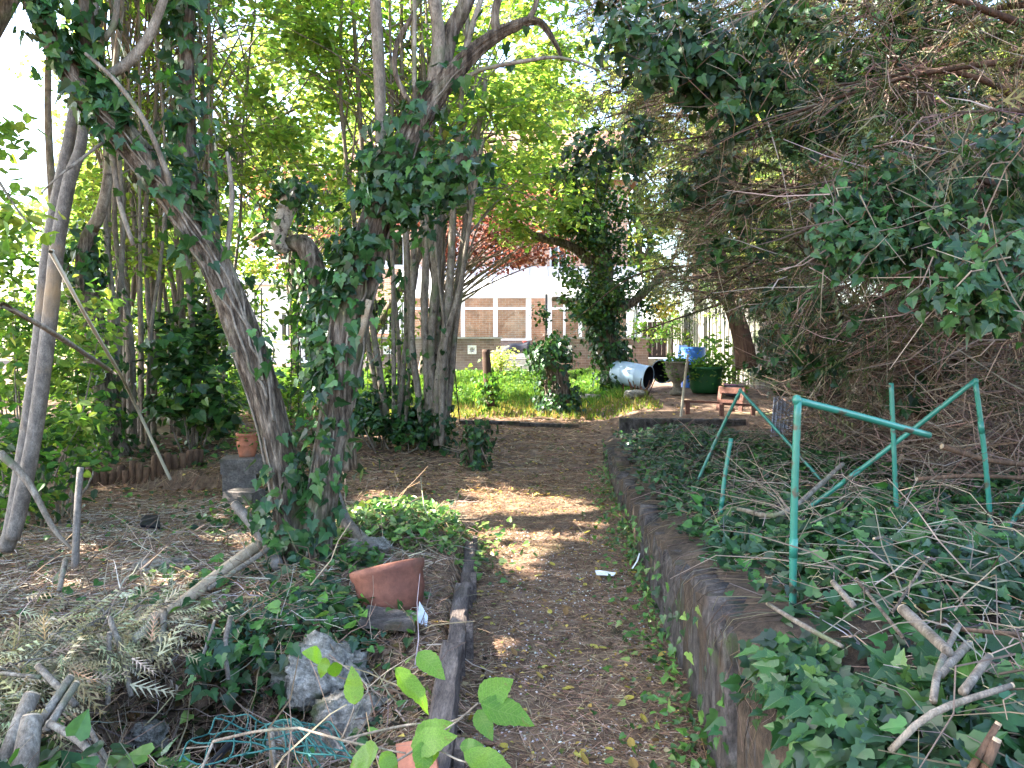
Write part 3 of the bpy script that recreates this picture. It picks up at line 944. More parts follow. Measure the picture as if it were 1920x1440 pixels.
# ------------------------------------------------------------------ right retaining wall of weathered timbers
rw = thing("retaining_wall", (wallx(5.5), 5.5, 0), "low retaining wall of weathered grey timbers right of the path", "wall")
y = 1.5
k = 0
while y < 9.6:
    L = rng.uniform(.32, .75)
    top = float(walltop(y + L / 2)) + rng.uniform(-.10, .04)
    nx_, nz_ = 40, 22
    u = np.linspace(0, 1, nx_); v = np.linspace(0, 1, nz_)
    U, Vv = np.meshgrid(u, v)
    th = .085
    yy = y + .012 + U * (L - rng.uniform(.03, .06))
    hole = np.array([[noise.noise(Vector((a * L * 5 + k * 3.1, k * 7.7, 0))) for a in u]])[0]
    zt_ = top + .05 * hole + .03 * np.array([noise.noise(Vector((a * L * 30, k * 3.3, 5))) for a in u]) - .012 * (np.abs(u - .5) * 2) ** 12
    zz = -.12 + (zt_[None] + .12) * Vv
    base_z = gz(wallx(yy) - .1, yy)
    rel = np.array([[noise.noise(Vector((a * L * 4 + k * 9, b * 1.6, k * 5.3))) * .8 - max(0, .25 - 3 * abs(noise.noise(Vector((a * L * 11 + k * 9 + .6 * b, b * 1.1, k))))) * 1.6 + noise.noise(Vector((a * L * 24, b * 2.5, k))) * .6 + noise.noise(Vector((a * L * 60, b * 8, k))) * .3 for a in u] for b in v])
    lean = rng.uniform(-.02, .025)
    edge = .03 * ((np.abs(U - .5) * 2) ** 30) + .012 * Vv ** 20
    xf = wallx(yy) - .045 + lean * Vv + .017 * rel + edge + rng.uniform(-.025, .025)
    xb = wallx(yy) + th + 0 * rel
    mb = MB()
    front = np.stack([xf, yy, zz], -1); back = np.stack([xb, yy, zz], -1)
    grid = np.concatenate([front, back[::-1]], 0)      # wraps over the top
    m_r = grid.shape[0]
    i = (np.arange(m_r - 1)[:, None] * nx_ + np.arange(nx_ - 1)[None]).reshape(-1)
    mb.add(grid.reshape(-1, 3), np.stack([i, i + nx_, i + nx_ + 1, i + 1], -1))
    n_ = nz_
    for e in (0, nx_ - 1):
        for q in range(nz_ - 1):
            a, b, c, d = q * nx_ + e, (q + 1) * nx_ + e, (m_r - 2 - q) * nx_ + e, (m_r - 1 - q) * nx_ + e
            mb.Fs.append(np.array([[a, b, c, d] if e else [d, c, b, a]]))
    mb.build("sleeper", M['sleeper'], rw, True)
    y += L; k += 1

# left edging boards of the path
le = thing("path_edging", (edgex(4), 4.2, 0), "dark weathered timber edging along the left of the path", "edging")
segs = [(1.5, 3.72, .16, .10), (3.70, 4.62, .175, .085), (4.60, 5.75, .15, .075)]
for (y0, y1, h, th) in segs:
    n1 = 60
    yy = np.linspace(y0, y1, n1); prof = [(-th, -.1), (-th, h * .9), (-th + .01, h), (-.012, h), (0, h - .012), (0, -.1)]
    g_ = np.zeros((len(prof), n1, 3))
    j_ = rng.uniform(-.01, .01)
    for a, (dx, dz) in enumerate(prof):
        for b in range(n1):
            q = Vector((a * .7, yy[b] * 5, y0 * 9)); w_ = noise.noise(q) * .008 + noise.noise(q * 3.1) * .005
            g_[a, b] = (edgex(yy[b]) + dx + w_ + j_ + (.02 if y0 > 4.5 else 0), yy[b], dz + (w_ * 1.3 if dz > .05 else 0))
    mb = MB()
    i = (np.arange(len(prof) - 1)[:, None] * n1 + np.arange(n1 - 1)[None]).reshape(-1)
    mb.add(g_.reshape(-1, 3), np.stack([i, i + n1, i + n1 + 1, i + 1], -1))
    for e in (0, n1 - 1):
        mb.Fs.append(np.array([[a * n1 + e for a in range(len(prof))]]))
    mb.build("board", M['board'], le)
for (yy_, dx) in ((3.9, .03), (4.75, .035), (5.7, .03), (2.7, .025)):
    mb = MB(); mb.box((edgex(yy_) + dx, yy_, .05), (.035, .09, .28), taper=.9); mb.build("peg", M['board'], le)

# log roll edging in the left bed
lr = thing("log_roll_edging", (-3.8, 8.1, gz(-3.8, 8)), "low brown log roll edging round the left bed", "edging")
pa = [G(105, 917), G(160, 912), G(215, 905), G(270, 893), G(330, 880), G(388, 872)]
pa = np.array(pa)
pp, _ = smooth_path(pa, np.ones(len(pa)), .004)
dd = np.concatenate([[0], np.cumsum(np.linalg.norm(np.diff(pp, axis=0), axis=1))])
nl = int(dd[-1] / .072)
for k in range(nl):
    s = (k + .5) * .072
    c = np.array([np.interp(s, dd, pp[:, q]) for q in range(3)])
    h = .17 + rng.uniform(-.03, .03) - (.06 if rng.uniform() < .12 else 0)
    mb = MB(); tl = rng.normal(0, .012, 2)
    mb.tube([c + [0, 0, -.1], c + [tl[0] * .5, tl[1] * .5, h * .6], c + [tl[0], tl[1], h - .006], c + [tl[0], tl[1], h]], [.036, .037, .035, .029], 9)
    mb.build("log", M['log'], lr, True)

# beam that ends the bed, and the bench behind it
p0, p1 = W(1161, 800, 11.05), W(1396, 802, 11.25)
mb = MB()
n1 = 40
for k in range(n1):
    pass
d_ = p1 - p0
prof = [(-.06, .14), (.06, .14), (.07, .12), (.07, -.28), (-.07, -.28), (-.07, .12)]
g_ = np.zeros((len(prof), n1, 3))
for a, (dy, dz) in enumerate(prof):
    for b in range(n1):
        q = Vector((b * .35, a * 1.3, 2.2))
        g_[a, b] = p0 + d_ * b / (n1 - 1) + np.array([0, dy + noise.noise(q) * .008, dz - .02 + noise.noise(q * 1.7) * .012])
i = (np.arange(len(prof))[:, None] * n1 + np.arange(n1 - 1)[None]).reshape(-1)
j = ((np.arange(len(prof))[:, None] + 1) % len(prof) * n1 + np.arange(n1 - 1)[None]).reshape(-1)
mb.add(g_.reshape(-1, 3), np.stack([i, i + 1, j + 1, j], -1))
for e in (0, n1 - 1):
    mb.Fs.append(np.array([[a * n1 + e for a in range(len(prof))]]))
tag(mb.build("timber_beam", M['sleeper']), "thick dark timber beam lying across the far end of the raised bed", "beam")

bc = W(1350, 775, 12.1)
bench = thing("garden_bench", (bc[0], bc[1], gz(bc[0], bc[1])), "broken reddish wooden garden bench behind the timber beam", "bench")
bzz = float(gz(bc[0], bc[1])) - .12
def bpt(px, py, Y): return W(px, py, Y)
def bbar(nm, a, b, w=.05, h=.05):
    m_b = MB(); m_b.bar(bpt(*a), bpt(*b), w, h); m_b.build(nm, M['benchwood'], bench)
bbar("armrest", (1278, 752, 12.0), (1345, 755, 12.35), .07, .035)
bbar("armrest", (1352, 757, 11.75), (1420, 760, 11.9), .07, .035)
bbar("leg", (1289, 753, 12.0), (1289, 800, 12.0), .06, .06)
bbar("leg", (1353, 759, 11.75), (1353, 805, 11.75), .055, .055)
bbar("leg", (1412, 761, 11.9), (1412, 800, 11.9), .055, .055)
bbar("leg", (1374, 765, 12.3), (1374, 800, 12.3), .05, .05)
bbar("back_post", (1343, 800, 12.4), (1352, 725, 12.6), .055, .055)
bbar("back_post", (1384, 800, 12.2), (1394, 727, 12.4), .055, .055)
bbar("top_rail", (1350, 731, 12.55), (1396, 733, 12.35), .035, .09)
bbar("back_slat", (1347, 752, 12.5), (1392, 754, 12.3), .03, .05)
bbar("seat_rail", (1286, 784, 12.0), (1415, 787, 11.85), .04, .06)
bbar("seat_slat", (1286, 780, 12.15), (1412, 783, 12.0), .06, .03)

# ------------------------------------------------------------------ barrels and pots
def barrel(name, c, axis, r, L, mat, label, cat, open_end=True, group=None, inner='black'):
    t = thing(name, c, label, cat, group)
    c = np.asarray(c, float)
    mb = MB()
    prof = [(0, 0), (r * .93, 0), (r * .97, .02), (r, L * .12), (r * 1.02, L * .28), (r * 1.045, L * .3), (r * 1.02, L * .32), (r * 1.03, L * .5), (r * 1.02, L * .68), (r * 1.045, L * .7), (r * 1.02, L * .72), (r, L * .9), (r * .97, L)]
    mb.lathe(prof, c, 32, axis); mb.build("shell", M[mat], t, True)
    mb = MB(); mb.lathe([(r * .97, L), (r * 1.03, L), (r * 1.03, L - .04), (r * .99, L - .045)], c, 32, axis); mb.build("rim", M[mat], t)
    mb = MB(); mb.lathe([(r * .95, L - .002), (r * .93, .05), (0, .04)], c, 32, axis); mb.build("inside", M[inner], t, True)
    return t


dm = unit(np.array([.80, -.58, -.14])); mo = W(1216, 708, 15.0)
barrel("plastic_barrel", mo - dm * .72, dm, .22, .72, 'paleblue', "pale blue plastic barrel lying on its side by the ivy tree", "barrel", group="plastic barrels")
dm = unit(np.array([-.66, -.72, -.1])); mo = W(1240, 697, 15.6)
barrel("plastic_barrel", mo - dm * .66, dm, .225, .66, 'paleblue', "toppled barrel with round black mouth beside the stone urn", "barrel", group="plastic barrels")
c = W(1300, 690, 16.2); c[2] = gz(c[0], c[1])
barrel("plastic_barrel", c, (0, .02, 1), .24, W(1300, 651, 16.2)[2] - c[2], 'blue', "bright blue upright open barrel behind the green pot", "barrel", group="plastic barrels", inner='blue')
mb = MB(); q0 = W(1278, 655, 16.8)
mb.box((q0[0], q0[1], q0[2] - .16), (.2, .2, .5), taper=.95)
tag(mb.build("blue_crate", M['paleblue']), "tall pale blue plastic container left of the bright blue barrel", "container")


def pot(name, c, prof, mat, label, cat, soil=True, plants=0, psize=(.05, .09), group=None, axis=(0, 0, 1), spread=None, soilmat='bed', pcol=None):
    t = thing(name, c, label, cat, group)
    mb = MB(); mb.lathe(prof, c, 36, axis); mb.build("bowl", M[mat], t, True)
    r = prof[-1][0]; h = max(p[1] for p in prof)
    if soil:
        mb = MB(); mb.lathe([(r * .98, h * .86), (0, h * .9)], c, 24, axis); mb.build("soil", M[soilmat], t)
    if plants:
        mb = MB(); s = spread or r
        P = np.asarray(c) + np.stack([rng.normal(0, s * .6, plants), rng.normal(0, s * .6, plants), h + np.abs(rng.normal(0, s * .35, plants)) - .03], 1)
        over = np.linalg.norm(P[:, :2] - np.asarray(c)[:2], axis=1) > r
        P[over, 2] -= rng.uniform(0, h * .6, over.sum())
        mb.leaves(P, upnormals(plants, .6), rng.uniform(*psize, plants), OVATE, pal(plants, pcol or P_IVYL))
        mb.build("foliage", M['hazel'], t)
    return t


c = W(1322, 723, 14.6); c[2] = gz(c[0], c[1])
pot("large_planter", c, [(0, 0), (.23, 0), (.27, .1), (.285, .3), (.31, .42), (.325, .43), (.325, .47), (.295, .47)], 'greenpot', "large dark green plastic planter with trailing plant", "planter", plants=420, spread=.3)
c = W(1377, 728, 14.2); c[2] = gz(c[0], c[1]) + .02
t = pot("low_tub", c, [(0, 0), (.15, 0), (.175, .15), (.18, .19), (.165, .19)], 'tubpurple', "low dark tub with a mauve rim right of the green planter", "tub", plants=60, psize=(.04, .07))
mb = MB(); mb.lathe([(.18, .185), (.192, .19), (.192, .205), (.165, .205)], c, 36); mb.build("rim", M['tubrim'], t)
c = W(1269, 735, 14.4); c[2] = gz(c[0], c[1])
pot("stone_urn", c, [(0, 0), (.13, 0), (.13, .06), (.08, .1), (.07, .2), (.1, .24), (.17, .32), (.2, .42), (.21, .56), (.23, .57), (.23, .6), (.2, .6)], 'urn', "weathered pale stone urn with plants spilling over", "urn", plants=260, spread=.24)
mb = MB(); mb.tube([G(1276, 781) + [0, 0, -.05], W(1283, 720, 11.9), W(1290, 664, 11.8)], [.022, .02, .018], 7, .1)
tag(mb.build("wooden_stake", M['cane']), "thin pale stake leaning before the green planter", "stake")

# corrugated sheet leaning by the thicket
cs_ = W(1470, 775, 9.2)
mb = MB(); n1 = 60
u = np.linspace(-.17, .17, n1)
V = []
for v in (0, .45):
    for e in (0, .006):
        V.append(np.stack([cs_[0] + u + v * .12, cs_[1] + .018 * np.sin(u * 2 * np.pi / .05) + e + v * .15 + u * .3, np.full(n1, cs_[2] - .26 + v)], -1))
V = np.stack(V)   # order: (v0 front, v0 back, v1 front, v1 back)
mb.add(V.reshape(-1, 3), np.concatenate([np.stack([np.arange(n1 - 1), np.arange(1, n1), 2 * n1 + np.arange(1, n1), 2 * n1 + np.arange(n1 - 1)], -1),
                                         np.stack([n1 + np.arange(n1 - 1), 3 * n1 + np.arange(n1 - 1), 3 * n1 + np.arange(1, n1), n1 + np.arange(1, n1)], -1)]))
tag(mb.build("corrugated_sheet", M['corr'], None, True), "short bluish corrugated sheet standing right of the bench", "sheet")

# ------------------------------------------------------------------ green tube frame
fr = thing("tube_frame", (1.9, 4.4, bz(1.9, 4.4)), "collapsed frame of green plastic coated tubes in the ivy bed", "frame")
def D_(px, py, b=0.0):
    return float(G(px, py, lambda x, y: np.where((x > wallx(y) + .1) & (y < 10.9), bz(x, y) + .03, gall(x, y)))[1]) + b


da, db_, dc, dd_, de, df = D_(1487, 1130), D_(1308, 905), D_(1350, 988), D_(1858, 985), D_(1681, 955), D_(1545, 905)
dg_ = D_(1500, 962)
T_ = [[(1486, 1160, da), (1489, 950, da), (1496, 752, da)],
      [(1492, 750, da), (1610, 780, da + .15), (1742, 816, da + .3)],
      [(1300, 920, db_), (1345, 820, db_), (1388, 732, db_ - .1)],
      [(1388, 732, db_ - .1), (1455, 805, (db_ + df) / 2), (1550, 912, df)],
      [(1347, 1010, dc), (1358, 900, dc), (1371, 822, dc)],
      [(1490, 972, dg_), (1660, 845, (dg_ + dd_) / 2), (1828, 714, dd_)],
      [(1829, 716, dd_), (1846, 850, dd_), (1860, 1010, dd_)],
      [(1671, 718, de), (1676, 840, de), (1682, 985, de)],
      [(1885, 1000, 4.1), (1925, 935, 4.15), (1980, 850, 4.3)]]
for k, pts in enumerate(T_):
    P = np.array([W(*q) for q in pts])
    mb = MB(); mb.tube(P, .0128, 14, .05); o = mb.build("tube", M['tubegreen'], fr, True)
    if k in (0, 4, 5, 6):
        mb = MB(); m1, m2 = P[0] * .45 + P[1] * .55, P[0] * .28 + P[1] * .72
        mb.tube([m1, m2], .0145, 14); mb.build("sleeve", M['tubegreen'], o, True)
for q in ((1494, 750, da), (1388, 732, db_ - .1), (1829, 715, dd_)):
    mb = MB(); c = W(*q); mb.lathe([(0, -.018), (.011, -.015), (.016, 0), (.011, .015), (0, .018)], c, 14); mb.build("elbow", M['tubegreen'], fr, True)

# ------------------------------------------------------------------ stones, blocks, pots on the left
def rock(name, c, size, label, seed, mat='stone', sub=5, amp=.35, group=None):
    import bmesh
    bm = bmesh.new(); bmesh.ops.create_icosphere(bm, subdivisions=sub, radius=1)
    V = np.array([v.co for v in bm.verts]); Fc = np.array([[v.index for v in f.verts] for f in bm.faces]); bm.free()
    out = []
    for v in V:
        q = Vector(v) * 1.1 + Vector((seed * 3.7, seed, 0))
        w = 1 + amp * noise.noise(q) + amp * .5 * noise.noise(q * 2.6) + amp * .35 * noise.noise(q * 7) + amp * .3 * noise.noise(q * 17)
        out.append(np.sign(v) * np.abs(v) ** .8 * w * np.asarray(size) / 2)
    mb = MB(); mb.add(np.array(out) + np.asarray(c), Fc)
    return tag(mb.build(name, M[mat], None, True), label, "rock" if mat == 'stone' else "block", group)


rock("boulder", G(606, 1285) + [0, 0, .03], (.42, .32, .3), "pale rough boulder beside the hollow under the tree", 1)
rock("boulder", G(655, 1410) + [0, 0, .08], (.32, .28, .36), "mossy boulder next to the path edging, behind the broad leaves", 2)
rock("boulder", G(545, 1425) + [0, 0, .05], (.2, .18, .2), "small grey rock under the green wire mesh", 3)
rock("boulder", G(275, 1390) + [0, 0, .02], (.17, .16, .12), "small rounded stone among ivy in the hollow", 4)
rock("boulder", G(690, 1035) + [0, 0, .02], (.3, .2, .14), "flat pale stone half buried in the sunny ivy", 5)
rock("boulder", G(300, 1065) + [0, 0, .0], (.36, .26, .1), "low flat stone in the litter left of the tree", 6)
rock("boulder", G(1110, 750) + [0, 0, .03], (.5, .3, .16), "flat stone at the foot of the ivy covered tree", 7, amp=.2)
rock("boulder", G(1190, 746) + [0, 0, .05], (.36, .3, .18), "squarish stone in front of the pale blue barrel", 8, amp=.2)

bp = G(450, 928)
blk = thing("block_stack", (bp[0], bp[1], gz(bp[0], bp[1])), "stack of rough grey concrete blocks under the terracotta pot", "blocks")
def rough_box(c, s, rot, mat, parent, name):
    n1 = 9
    mb = MB()
    g1 = np.linspace(-1, 1, n1)
    for ax in range(3):
        for sg in (-1, 1):
            A, B = np.meshgrid(g1, g1)
            P = np.zeros((n1, n1, 3)); P[..., ax] = sg; P[..., (ax + 1) % 3] = A; P[..., (ax + 2) % 3] = B
            P = P.reshape(-1, 3)
            nn = np.linalg.norm(P, axis=1, keepdims=True)
            P = P * (1 - .06 * np.clip(nn - 1.25, 0, 1))
            for q in range(len(P)):
                P[q] += unit(P[q]) * .05 * noise.noise(Vector(P[q] * 2.3) + Vector((c[0] * 7, c[1] * 3, 0)))
            P = (P * np.asarray(s) / 2) @ np.array(Matrix.Rotation(rot, 3, 'Z')).T + np.asarray(c)
            i = (np.arange(n1 - 1)[:, None] * n1 + np.arange(n1 - 1)[None]).reshape(-1)
            Q = np.stack([i, i + 1, i + n1 + 1, i + n1], -1)
            mb.add(P, Q if sg > 0 else Q[:, ::-1])
    return mb.build(name, M[mat], parent)
gzb = float(gz(bp[0], bp[1]))
rough_box((bp[0], bp[1], gzb + .1), (.32, .32, .26), .3, 'block', blk, "block")
rough_box((bp[0] + .03, bp[1] + .04, gzb + .30), (.4, .38, .15), .2, 'block', blk, "block")
rough_box((bp[0] + .16, bp[1] - .35, gzb + .03), (.3, .26, .16), -.2, 'block', blk, "block")
ztop = gzb + .375
tp = np.array([W(463, 860, bp[1] + .05)[0], bp[1] + .06, ztop])
pot("terracotta_pot", tp, [(0, 0), (.075, 0), (.082, .03), (.1, .11), (.105, .12), (.101, .13), (.096, .2), (.106, .21), (.106, .235), (.09, .235)], 'terra', "terracotta pot with a small plant on the concrete blocks", "pot", plants=90, psize=(.03, .06), spread=.12)

# tilted oval terracotta trough
tr_c = G(742, 1140) + np.array([0, 0, .055])
tr_t = thing("terracotta_bowl", (tr_c[0], tr_c[1], tr_c[2] - .1), "big terracotta bowl tipped over in the ivy by the path", "bowl")
mb = MB()
prof = [(0, -.005), (.1, 0), (.155, .03), (.185, .09), (.19, .15), (.205, .165), (.21, .19), (.195, .195), (.178, .18), (.172, .12), (.14, .04), (0, .02)]
mb.lathe(prof, (0, 0, 0), 40)
V = mb.V[0] * np.array([.98, .85, 1.4])
Rm = np.array(Matrix.Rotation(math.radians(-13), 3, 'Y') @ Matrix.Rotation(math.radians(-16), 3, 'X') @ Matrix.Rotation(.15, 3, 'Z'))
mb.V[0] = V @ Rm.T + tr_c + np.array([0, 0, -.1])
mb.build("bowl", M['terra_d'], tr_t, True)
mb = MB(); mb.lathe([(.17, .13), (.1, .15), (0, .14)], (0, 0, 0), 30, rough=.004)
mb.V[0] = (mb.V[0] * np.array([.98, .85, 1.4])) @ Rm.T + tr_c + np.array([0, 0, -.1]); mb.build("soil", M['bed'], tr_t)


def shard(name, pts, thick, mat, label, cat, group=None):
    P = np.array(pts, float); n = len(P)
    nrm = unit(np.cross(P[1] - P[0], P[2] - P[0])) * thick
    mb = MB(); mb.add(np.vstack([P, P + nrm]), [tuple(range(n))[::-1], tuple(range(n, 2 * n))] + [(k, (k + 1) % n, n + (k + 1) % n, n + k) for k in range(n)])
    return tag(mb.build(name, M[mat]), label, cat, group)


shard("broken_slate", [WG(782, 1168, 790, 1176), WG(800, 1176, 790, 1176), WG(802, 1156, 790, 1172), WG(786, 1128, 790, 1172)], .008, 'slate', "white splinter of broken slate standing by the path edging", "shard")
shard("broken_tile", [W(742, 1395, 2.62), W(812, 1380, 2.6), W(822, 1455, 2.5), W(750, 1470, 2.5)], .015, 'terra', "pinkish broken terracotta tile under the broad green leaves", "tile")
g1 = G(1135, 1083)
shard("litter_scrap", [g1 + np.array(q) for q in ((-.06, -.02, .02), (-.03, -.035, .025), (.02, -.03, .02), (.05, -.04, .02), (.07, .0, .03), (.03, .012, .03), (.01, .03, .03), (-.035, .015, .04), (-.065, .03, .035))], .004, 'paper', "white scrap of litter on the path near the right wall", "litter")
shard("litter_scrap", [W(1184, 1066, 5.0), W(1187, 1066, 5.0), W(1196, 1052, 5.02), W(1200, 1038, 5.02), W(1198, 1037, 5.02), W(1193, 1052, 5.02)], .004, 'paper', "thin white strip leaning against the foot of the right wall", "litter")
shard("garden_board", [G(672, 1198) + [0, 0, .05], G(780, 1202) + [0, 0, .04], G(770, 1172) + [0, 0, .04], G(690, 1164) + [0, 0, .05]], .03, 'sleeper', "short grey board lying between boulder and path edging", "board")
shard("black_tray", [G(262, 1000) + [0, 0, .05], G(300, 1004) + [0, 0, .05], G(298, 992) + [0, 0, .1], G(265, 990) + [0, 0, .09]], .02, 'black', "small black plastic tray on the bare soil left", "tray")

# long boards lying across the path, far
for (a, b, lab) in (((862, 795), (975, 797), "pale thin plank lying across the far path"), ((975, 799), (1085, 803), "dark thin plank lying across the far path, right of the pale one")):
    pa_, pb_ = G(*a), G(*b); mb = MB(); mb.bar(pa_ + [0, 0, .03], pb_ + [0, 0, .03], .1, .05)
    tag(mb.build("plank", M['sleeper']), lab, "plank")

# ------------------------------------------------------------------ where gaps in the crowns let the sun through
S_ = np.array(SUN)
GAPS = [(-.05, 7.1, 0, .55), (.45, 7.2, 0, .45), (.05, 6.4, 0, .4), (.1, 7.9, 0, .35), (.6, 7.7, 0, .2), (-.7, 5.9, .2, .55), (-1.2, 6.4, .1, .35), (.3, 6.75, 0, .3), (-.45, 7.0, 0, .3), (-.45, 6.6, .05, .22), (-2.2, 5.9, .1, .12),
        (-2.3, 6.0, .1, .16), (1.45, 10.2, .45, .25), (-.4, 8.6, .1, .12), (-.25, 4.05, .15, .10), (-2.6, 7.5, .1, .14), (.5, 10.3, .2, .12),
        (-.2, 18.5, .6, 3.0), (-4, 19, .6, 3.0), (-1.5, 15.5, .5, 1.0), (2.2, 4.1, .6, .06), (1.9, 3.6, .6, .05), (-1.7, 4.7, .15, .07), (-2.2, 4.7, .2, .08)]
_r = np.random.default_rng(5)
GAPS += [(_r.uniform(-3.4, -1.3), _r.uniform(4.6, 7.4), .1, _r.uniform(.10, .2)) for _k in range(16)] + [(_r.uniform(-.2, 1), _r.uniform(2.6, 6.3), 0, _r.uniform(.03, .07)) for _k in range(10)] + [(_r.uniform(-4.5, 3), _r.uniform(8, 13), .2, _r.uniform(.1, .2)) for _k in range(16)]


def open_to_sun(P):
    keep = np.ones(len(P), bool)
    for x, y, z, r in GAPS:
        d = P - np.array([x, y, z])
        t = d @ S_
        perp = np.linalg.norm(d - t[:, None] * S_, axis=1)
        keep &= ~((perp < r + .09) & (t > 1.6))
    return keep


def canopy(name, label, base, cc, cr, nclump, nleaf, size, palette, mat, tr=.16, crad=.9, tmpl=DIAM, group=None, flat=.55, bark='bark', shell=.2):
    t = thing(name, base, label, "tree", group)
    base = np.array(base, float); cc = np.array(cc, float)
    mb = MB()
    mid = base * .45 + cc * .55 + np.array([0, 0, -.3])
    mb.tube([base - [0, 0, .2], base + [0, 0, .2], mid, cc], [tr * 1.5, tr * 1.1, tr * .7, tr * .35], 12, .25)
    mb.build("trunk", M[bark], t, True)
    cs = ell_centres(cc, cr, nclump, shell)
    mb = MB()
    for c in cs[:30]:
        f = rng.uniform(.3, .95); s = mid + (cc - mid) * f
        mb.tube([s, (s + c) / 2 + [0, 0, .3], c], [tr * .3, tr * .18, tr * .05], 5, .4, cap=False)
    mb.build("branches", M[bark], t, True)
    P, d = clump_points(cs, crad * rng.uniform(.6, 1.2, nclump), nleaf, flat)
    k = open_to_sun(P); P, d = P[k], d[k]; n = len(P)
    mb = MB(); mb.leaves(P, upnormals(n, .55, d, .3), rng.uniform(size[0], size[1], n), tmpl, pal(n, palette)); mb.build("crown", mat, t)
    return t


# ------------------------------------------------------------------ the forked tree clad in ivy
TB = G(582, 1120)
main = thing("ivy_clad_tree", TB, "forked tree with furrowed bark and climbing ivy left of the path", "tree")
arms = {}


def limb(parent, name, pts, sides=10, step=.05, rough=0, mat='bark', ridges=3.2, rfreq=3.5):
    P, R = pxpath(pts)
    mb = MB(); P, R = mb.tube(P, R, sides, step, rough, rfreq, True, None, ridges)
    o = mb.build(name, M[mat], parent, True)
    return P, R, o


LA = limb(main, "trunk", [(605, 1165, 4.85, 62), (582, 1090, 4.85, 44), (556, 1000, 4.85, 34), (534, 900, 4.85, 29), (512, 800, 4.85, 27), (479, 690, 4.8, 29), (440, 580, 4.75, 28), (400, 490, 4.7, 26), (350, 410, 4.65, 25), (285, 320, 4.6, 25), (215, 235, 4.55, 24), (150, 160, 4.5, 23), (105, 90, 4.45, 21), (70, 15, 4.4, 20), (35, -90, 4.35, 17)], 84, .022, .017, ridges=7.5, rfreq=2.8)
RA = limb(main, "trunk", [(560, 1170, 4.8, 38), (580, 1080, 4.8, 37), (592, 1000, 4.8, 31), (610, 900, 4.8, 28), (628, 790, 4.8, 28), (644, 690, 4.8, 32), (658, 590, 4.8, 34), (682, 500, 4.8, 33), (707, 420, 4.8, 31), (732, 340, 4.8, 29), (768, 258, 4.8, 25), (812, 185, 4.8, 22), (850, 140, 4.8, 17), (905, 85, 4.8, 12), (965, 50, 4.8, 9), (1010, 42, 4.8, 6), (1040, 80, 4.8, 4), (1056, 112, 4.8, 2)], 84, .022, .017, ridges=7.5, rfreq=2.8)
VS = limb(main, "limb", [(398, 500, 4.75, 15), (372, 420, 4.85, 16), (355, 320, 4.95, 15), (350, 200, 5.0, 14), (350, 100, 5.0, 14), (352, 0, 5.0, 13), (356, -110, 5.0, 12)], 26, .04, .010)
SS = limb(main, "limb", [(205, 225, 4.55, 14), (170, 130, 4.6, 14), (163, 40, 4.6, 13), (160, -60, 4.6, 12)], 18, .05, .006)
B2 = limb(main, "limb", [(800, 200, 4.8, 17), (828, 120, 4.85, 16), (845, 60, 4.9, 15), (872, 10, 4.9, 14), (905, -80, 4.9, 12)], 24, .04, .010)
B3 = limb(main, "limb", [(812, 165, 4.8, 14), (822, 70, 4.75, 12), (812, -10, 4.7, 11), (806, -90, 4.7, 10)], 16, .05, .006, 'hbark')
for pts, mt in (([(932, 62, 4.8, 9), (928, 25, 4.8, 8), (945, -40, 4.8, 7)], 'bark'),
                ([(985, 44, 4.8, 6), (1003, 15, 4.8, 5), (1012, -40, 4.8, 4)], 'bark'),
                ([(205, 140, 4.6, 9), (240, 118, 4.6, 10), (275, 75, 4.6, 9), (300, 20, 4.6, 8), (318, -40, 4.6, 8)], 'hbark'),
                ([(195, 75, 4.6, 6), (215, 40, 4.6, 6), (222, -30, 4.6, 5)], 'hbark'),
                ([(775, 205, 4.75, 5), (742, 140, 4.7, 5), (745, 80, 4.7, 5), (770, 35, 4.7, 4), (795, -20, 4.7, 4)], 'bark'),
                ([(776, 205, 4.75, 4), (777, 90, 4.7, 4), (777, -30, 4.7, 4)], 'hbark'),
                ([(715, 330, 4.85, 10), (712, 160, 4.9, 11), (706, 40, 4.9, 11), (700, -50, 4.9, 10)], 'hbark'),
                ([(858, 160, 4.8, 5), (900, 132, 4.75, 4), (980, 115, 4.7, 4), (1050, 108, 4.7, 3), (1120, 130, 4.7, 2)], 'hbark'),
                ([(868, 110, 4.8, 7), (885, 50, 4.8, 6), (905, -10, 4.8, 5)], 'hbark'),
                ([(745, 385, 4.8, 20), (790, 350, 4.7, 17), (840, 315, 4.65, 14), (893, 282, 4.6, 9)], 'bark'),
                ([(672, 640, 4.75, 7), (682, 600, 4.72, 7), (692, 562, 4.7, 6)], 'cut'),
                ([(318, 385, 4.6, 7), (318, 345, 4.55, 6), (300, 290, 4.5, 5), (270, 225, 4.45, 5), (215, 150, 4.4, 4), (160, 100, 4.4, 3)], 'hbark'),
                ([(195, 265, 4.5, 3), (150, 300, 4.4, 3), (110, 330, 4.3, 2), (78, 362, 4.3, 1.5)], 'hbark'),
                ([(250, 460, 4.6, 4), (225, 380, 4.6, 5), (212, 300, 4.6, 5), (203, 240, 4.6, 5)], 'hbark'),
                ([(425, 480, 4.7, 5), (435, 380, 4.7, 5), (430, 310, 4.7, 4), (425, 285, 4.7, 3)], 'hbark')):
    limb(main, "branch", pts, 9, .05, 0, mt)
